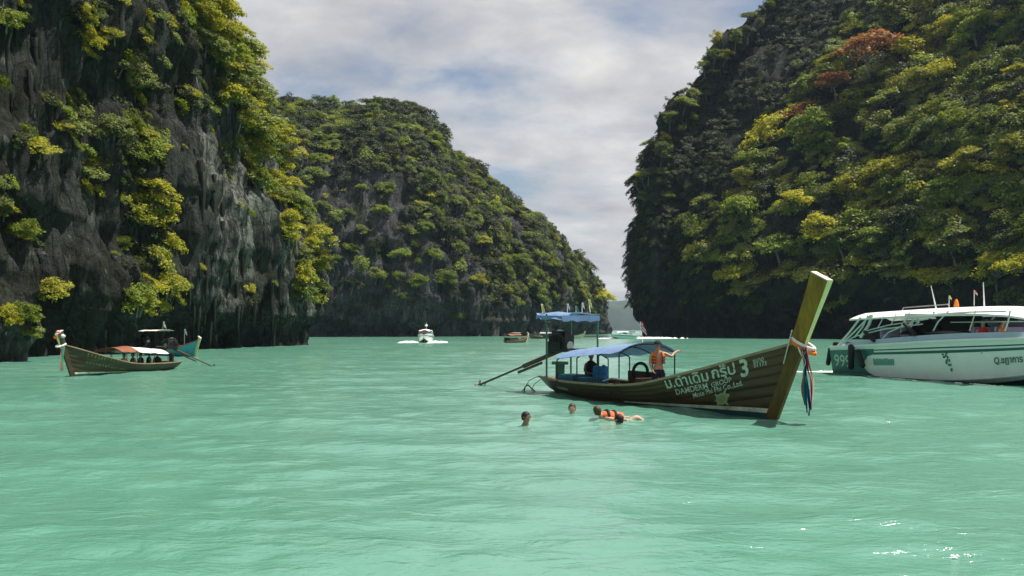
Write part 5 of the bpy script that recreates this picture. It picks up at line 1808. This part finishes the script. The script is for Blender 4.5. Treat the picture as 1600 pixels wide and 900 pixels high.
def standing_man():
    base = BMW @ Vector((5.75, 0.16, 0.16))
    o = empty('person', base); o.scale = (.95, .95, .92)
    # local frame: +Y away from lens, +X to the right of the frame; he faces the lens, turned a little left
    V, E, Rr = [Vector((0, 0, .82))], [], [(.135, .105)]
    k = chain(V, E, Rr, 0, [((0, -.01, .96), (.120, .090)), ((-.005, -.02, 1.10), (.130, .095)), ((-.01, -.02, 1.24), (.140, .095)), ((-.01, -.01, 1.34), (.085, .070))])
    chain(V, E, Rr, k, [((-.02, -.02, 1.41), .050), ((-.03, -.035, 1.475), (.068, .075)), ((-.03, -.03, 1.55), (.082, .092)), ((-.03, -.02, 1.615), (.066, .075))])
    # image-right arm bent up, hand on the canopy post
    a = chain(V, E, Rr, 3, [((.17, 0, 1.30), .058), ((.36, -.10, 1.20), .042), ((.44, .02, 1.30), .036), ((.56, .12, 1.36), .028)])
    hand(V, E, Rr, a, (.75, .5, .2), (0, .6, -.6), .8)
    # image-left arm hanging, slightly bent
    b = chain(V, E, Rr, 3, [((-.19, -.01, 1.29), .058), ((-.25, -.03, 1.04), .045), ((-.24, -.10, .92), .036), ((-.20, -.16, .82), .028)])
    hand(V, E, Rr, b, (.3, -.3, -.8), (.8, 0, .3), .5)
    for s in (-1, 1):
        chain(V, E, Rr, 0, [((.09 * s, 0, .74), .098), ((.10 * s, -.02, .42), .062), ((.105 * s, .01, .07), .042), ((.11 * s, -.06, .03), (.042, .030)), ((.115 * s, -.15, .022), (.042, .020))])
    body = skinned('body', V, E, Rr, SKIN1, o)
    head_parts(o, (-.03, -.03, 1.535), (-.25, -1, -.10), (0, 0, 1), SKIN1, HAIRD, 0, True)
    X, Yv = (1, .1, 0), (-.1, 1, 0)
    # vest open in front: orange panels, dark back and straps
    torso_shell(o, 'life_vest', [((-.005, -.015, .99), .185, .150, X, (.15, -1, 0)), ((-.01, -.02, 1.10), .190, .155, X, (.15, -1, 0)), ((-.01, -.02, 1.22), .195, .150, X, (.15, -1, 0)), ((-.01, -.015, 1.31), .165, .130, X, (.15, -1, 0)), ((-.01, -.0, 1.375), .11, .100, X, (.15, -1, 0))], VEST, 24, 1.0)
    for z in (1.02, 1.11, 1.20):
        t = MB(); t.tube([Vector((-.008 + .197 * math.cos(a), -.02 + .162 * math.sin(a), z)) for a in lin(-math.pi / 2 + .5, 1.5 * math.pi - .5, 24)], .013, 6); t.build('vest_strap', STRAP, o)
    torso_shell(o, 'shirt_back', [((-.005, 0, .97), .172, .128, X, (0, 1, 0)), ((-.01, -.005, 1.12), .178, .134, X, (0, 1, 0)), ((-.01, 0, 1.28), .175, .12, X, (0, 1, 0)), ((-.01, .0, 1.40), .09, .082, X, (0, 1, 0))], DARKCL, 18, 0.0) if False else None
    sk = skinned('shorts', [Vector((0, 0, .88)), Vector((0, 0, .80)), Vector((.09, 0, .70)), Vector((.10, -.015, .48)), Vector((-.09, 0, .70)), Vector((-.10, -.015, .48))], [(0, 1), (1, 2), (2, 3), (1, 4), (4, 5)],
                 [(.150, .118), (.150, .120), .112, .085, .112, .085], SHORTS, o)
    tag(o, 'person in an orange life vest and dark cap standing in the wooden boat', 'person')
    return o


def seated(base, rz, skin, shirt, hair, label, scale=1.0, group=None, hat=False, lean=0.0):
    o = empty('person', base, rz); o.scale = (scale,) * 3
    # local: faces -Y, seat at z=0.42, feet at z=0
    V, E, Rr = [Vector((0, 0, .48))], [], [(.14, .12)]
    k = chain(V, E, Rr, 0, [((0, .01 - .04 * lean, .66), (.125, .095)), ((0, -.0 - .10 * lean, .82), (.145, .10)), ((0, -.13 * lean, .93), (.09, .075))])
    chain(V, E, Rr, k, [((0, -.01 - .15 * lean, 1.0), .05), ((0, -.03 - .17 * lean, 1.07), (.07, .078)), ((0, -.02 - .18 * lean, 1.14), (.084, .094)), ((0, -.01 - .18 * lean, 1.21), (.068, .077))])
    for s in (-1, 1):
        a = chain(V, E, Rr, 2, [((.18 * s, -.0 - .10 * lean, .86), .055), ((.24 * s, -.06, .62), .042), ((.16 * s, -.26, .55), .034), ((.12 * s, -.33, .55), .027)])
        hand(V, E, Rr, a, (-.2 * s, -1, -.1), (0, 0, -1), .4)
        chain(V, E, Rr, 0, [((.10 * s, -.12, .46), .09), ((.12 * s, -.42, .45), .062), ((.12 * s, -.40, .10), .045), ((.12 * s, -.44, .035), (.042, .03)), ((.12 * s, -.54, .025), (.042, .02))])
    skinned('body', V, E, Rr, skin, o)
    head_parts(o, (0, -.02 - .18 * lean, 1.13), (0, -1, -.1), (0, 0, 1), skin, hair, .05, hat)
    torso_shell(o, 'shirt', [((0, .0, .44), .185, .16, (1, 0, 0), (0, -1, 0)), ((0, .01 - .04 * lean, .62), .172, .14, (1, 0, 0), (0, -1, 0)), ((0, -.10 * lean, .80), .19, .145, (1, 0, 0), (0, -1, 0)), ((0, -.11 * lean, .90), .16, .12, (1, 0, 0), (0, -1, 0)), ((0, -.12 * lean, .965), .085, .085, (1, 0, 0), (0, -1, 0))], shirt, 20, 0.0)
    skinned('trousers', [Vector((0, 0, .50)), Vector((.10, -.12, .46)), Vector((.12, -.40, .455)), Vector((.12, -.41, .22)), Vector((-.10, -.12, .46)), Vector((-.12, -.40, .455)), Vector((-.12, -.41, .22))], [(0, 1), (1, 2), (2, 3), (0, 4), (4, 5), (5, 6)],
            [(.155, .135), .105, .08, .065, .105, .08, .065], SHORTS, o)
    tag(o, label, 'person', group)
    return o


def swimmer(pos, look, skin, hair, label, arms=True, hair_len=.04, rise=0.0):
    o = empty('person', pos)
    f = Vector((look[0], look[1], 0)).normalized(); s = f.cross(Vector((0, 0, 1)))
    def P(r, fw, z): return s * r + f * fw + Vector((0, 0, z + rise))
    V, E, Rr = [P(0, 0, -.52)], [], [(.13, .11)]
    k = chain(V, E, Rr, 0, [(P(0, 0, -.30), (.13, .10)), (P(0, 0, -.12), (.145, .10)), (P(0, .0, -.01), (.085, .07))])
    chain(V, E, Rr, k, [(P(0, .01, .045), .056), (P(0, .03, .10), (.070, .078)), (P(0, .02, .17), (.084, .094)), (P(0, .01, .235), (.068, .077))])
    if arms:
        for g in (-1, 1):
            a = chain(V, E, Rr, 2, [(P(.18 * g, 0, -.10), .055), (P(.34 * g, .12, -.16), .04), (P(.38 * g, .32, -.10), .03)])
            hand(V, E, Rr, a, s * (.1 * g) + f, (0, 0, -1), .3)
    for g in (-1, 1):
        chain(V, E, Rr, 0, [(P(.09 * g, .05, -.62), .085), (P(.11 * g, .15, -.95), .055), (P(.11 * g, .0, -1.25), .04)])
    skinned('body', V, E, Rr, skin, o)
    head_parts(o, P(0, .02, .16), f + Vector((0, 0, .02)), (0, 0, 1), skin, hair, hair_len)
    tag(o, label, 'person', None)
    return o


standing_man()
pz = BMW @ Vector((1.75, 0.42, 0.14))
seated(pz, math.atan2(-1, .3) + math.pi / 2, SKIN2, DARKCL, HAIRD, 'dark seated person in shadow under the canopy of the wooden boat', .92, None, False, .3)
swimmer(wl(821, 18.9), (.8, -.6), SKIN2, HAIRD, 'dark haired swimmer furthest left, head turned towards the boat', rise=-.005)
swimmer(wl(894, 20.6), (-.15, -1), SKIN3, HAIRB, 'small swimmer facing the camera between the other heads', rise=.03)
sw4 = swimmer(wl(968, 18.9), (-.75, .65), SKIN1, HAIRD, 'dark haired swimmer seen from behind, nearest the hull on the right', rise=-.06)


def floating_person():
    p = wl(934, 19.9)
    o = empty('person', p)
    V, E, Rr = [Vector((.62, .16, -.06))], [], [(.13, .10)]
    k = chain(V, E, Rr, 0, [((.42, .10, -.02), (.125, .095)), ((.22, .05, .02), (.14, .10)), ((.10, .02, .07), (.085, .07))])
    chain(V, E, Rr, k, [((.04, .0, .13), .052), ((.02, -.01, .17), (.070, .078)), ((-.02, -.01, .215), (.084, .094)), ((-.05, -.0, .265), (.068, .077))])
    a = chain(V, E, Rr, 2, [((.22, -.13, .03), .055), ((.42, -.22, .01), .042), ((.58, -.26, .02), .030)])
    hand(V, E, Rr, a, (1, -.1, 0), (0, 0, -1), .3)
    a = chain(V, E, Rr, 2, [((.24, .22, .03), .055), ((.46, .30, .02), .042), ((.66, .34, .02), .030)])
    hand(V, E, Rr, a, (1, .1, 0), (0, 0, -1), .3)
    for g in (-1, 1):
        chain(V, E, Rr, 0, [((.74, .18 + .09 * g, -.06), .085), ((.88 if g < 0 else .95, .2 + .11 * g, .05 if g < 0 else -.1), .060), ((1.16, .26 + .1 * g, -.14), .045)])
    skinned('body', V, E, Rr, SKIN3, o)
    head_parts(o, (-.015, -.01, .205), (-.3, .8, .35), (-.35, -.1, 1), SKIN3, HAIRB, .05)
    d = Vector((.97, .22, -.10)).normalized(); sd = Vector((-.22, .97, 0)); up = d.cross(sd) * -1
    rings = []
    for f, w, h in ((.08, .10, .085), (.16, .17, .125), (.30, .185, .14), (.45, .18, .14), (.55, .165, .13)):
        rings.append((Vector((f, .03 + .14 * f, .085 - .13 * f)), w, h, sd, up))
    torso_shell(o, 'life_vest', rings, VEST, 20, 0.0)
    for f in (.20, .36):
        t = MB(); c = Vector((f, .03 + .14 * f, .085 - .13 * f))
        t.tube([c + sd * math.cos(a) * .192 + up * math.sin(a) * .148 for a in lin(0, 6.283, 22)], .03, 6, False); t.build('vest_strap', STRAP, o)
    tag(o, 'swimmer floating in an orange life vest close to the wooden hull', 'person', None)


floating_person()
# passengers aboard the green boat, under its canopy
for k, (x, y, sh, lab, hat) in enumerate(((2.6, .25, DARKCL, 'dark passenger nearest the engine of the green boat', False), (3.6, .30, SHORTS, 'dark passenger in the middle of the green boat', False), (4.15, .1, DARKCL, 'second dark passenger in the middle of the green boat', False),
                                          (5.1, .2, mat('brown_shirt', (.20, .08, .04), .85, .2), 'passenger in brown under the orange canopy of the green boat', False), (5.7, .0, cloth('pink'), 'passenger in pink at the front of the orange canopy', False))):
    seated(GBMW @ Vector((x, y, -.20)), (.4, 2.2, -1.9, -.6, 1.2)[k], SKIN2 if k < 3 else SKIN1, sh, HAIRD, lab, .85, 'passengers of the green boat', hat)
# passengers aboard the near speedboat
for k, (px, sh, hr, lab) in enumerate(((1518, DARKCL, HAIRD, 'leftmost passenger of the speedboat, with dark hair'), (1536, cloth('red'), HAIRB, 'middle passenger of the speedboat, in a red top'), (1566, VEST, HAIRD, 'rightmost passenger of the speedboat, in orange'))):
    best = min(((abs(800 + FPX * (SMW @ Vector((x, -.95, 1))).x / (SMW @ Vector((x, -.95, 1))).y - px), x) for x in lin(5, 11, 120)))
    seated(SMW @ Vector((best[1], -.95, 1.12)), (1.2, -.3, .6)[k], SKIN1, sh, hr, lab, 1.0, 'passengers of the near speedboat')

# ------------------------------------------------------------------ air
def build_haze():
    mb = MB(); mb.box((0, 4450, 61), (60000, 9200, 126))
    m = bpy.data.materials.new('sea_air'); m.use_nodes = True
    N, Lk = nodes_of(m.node_tree)
    out = N('ShaderNodeOutputMaterial')
    v = N('ShaderNodeVolumePrincipled', i={'Density': HAZE, 'Anisotropy': 0.2})
    v.inputs['Color'].default_value = (0.55, 0.74, 1.0, 1)
    Lk(v, 0, out, 'Volume')
    o = mb.build('haze', m)
    tag(o, 'thin sea haze over the whole lagoon', None, None, 'stuff')


HAZE = 0.00009
build_haze()
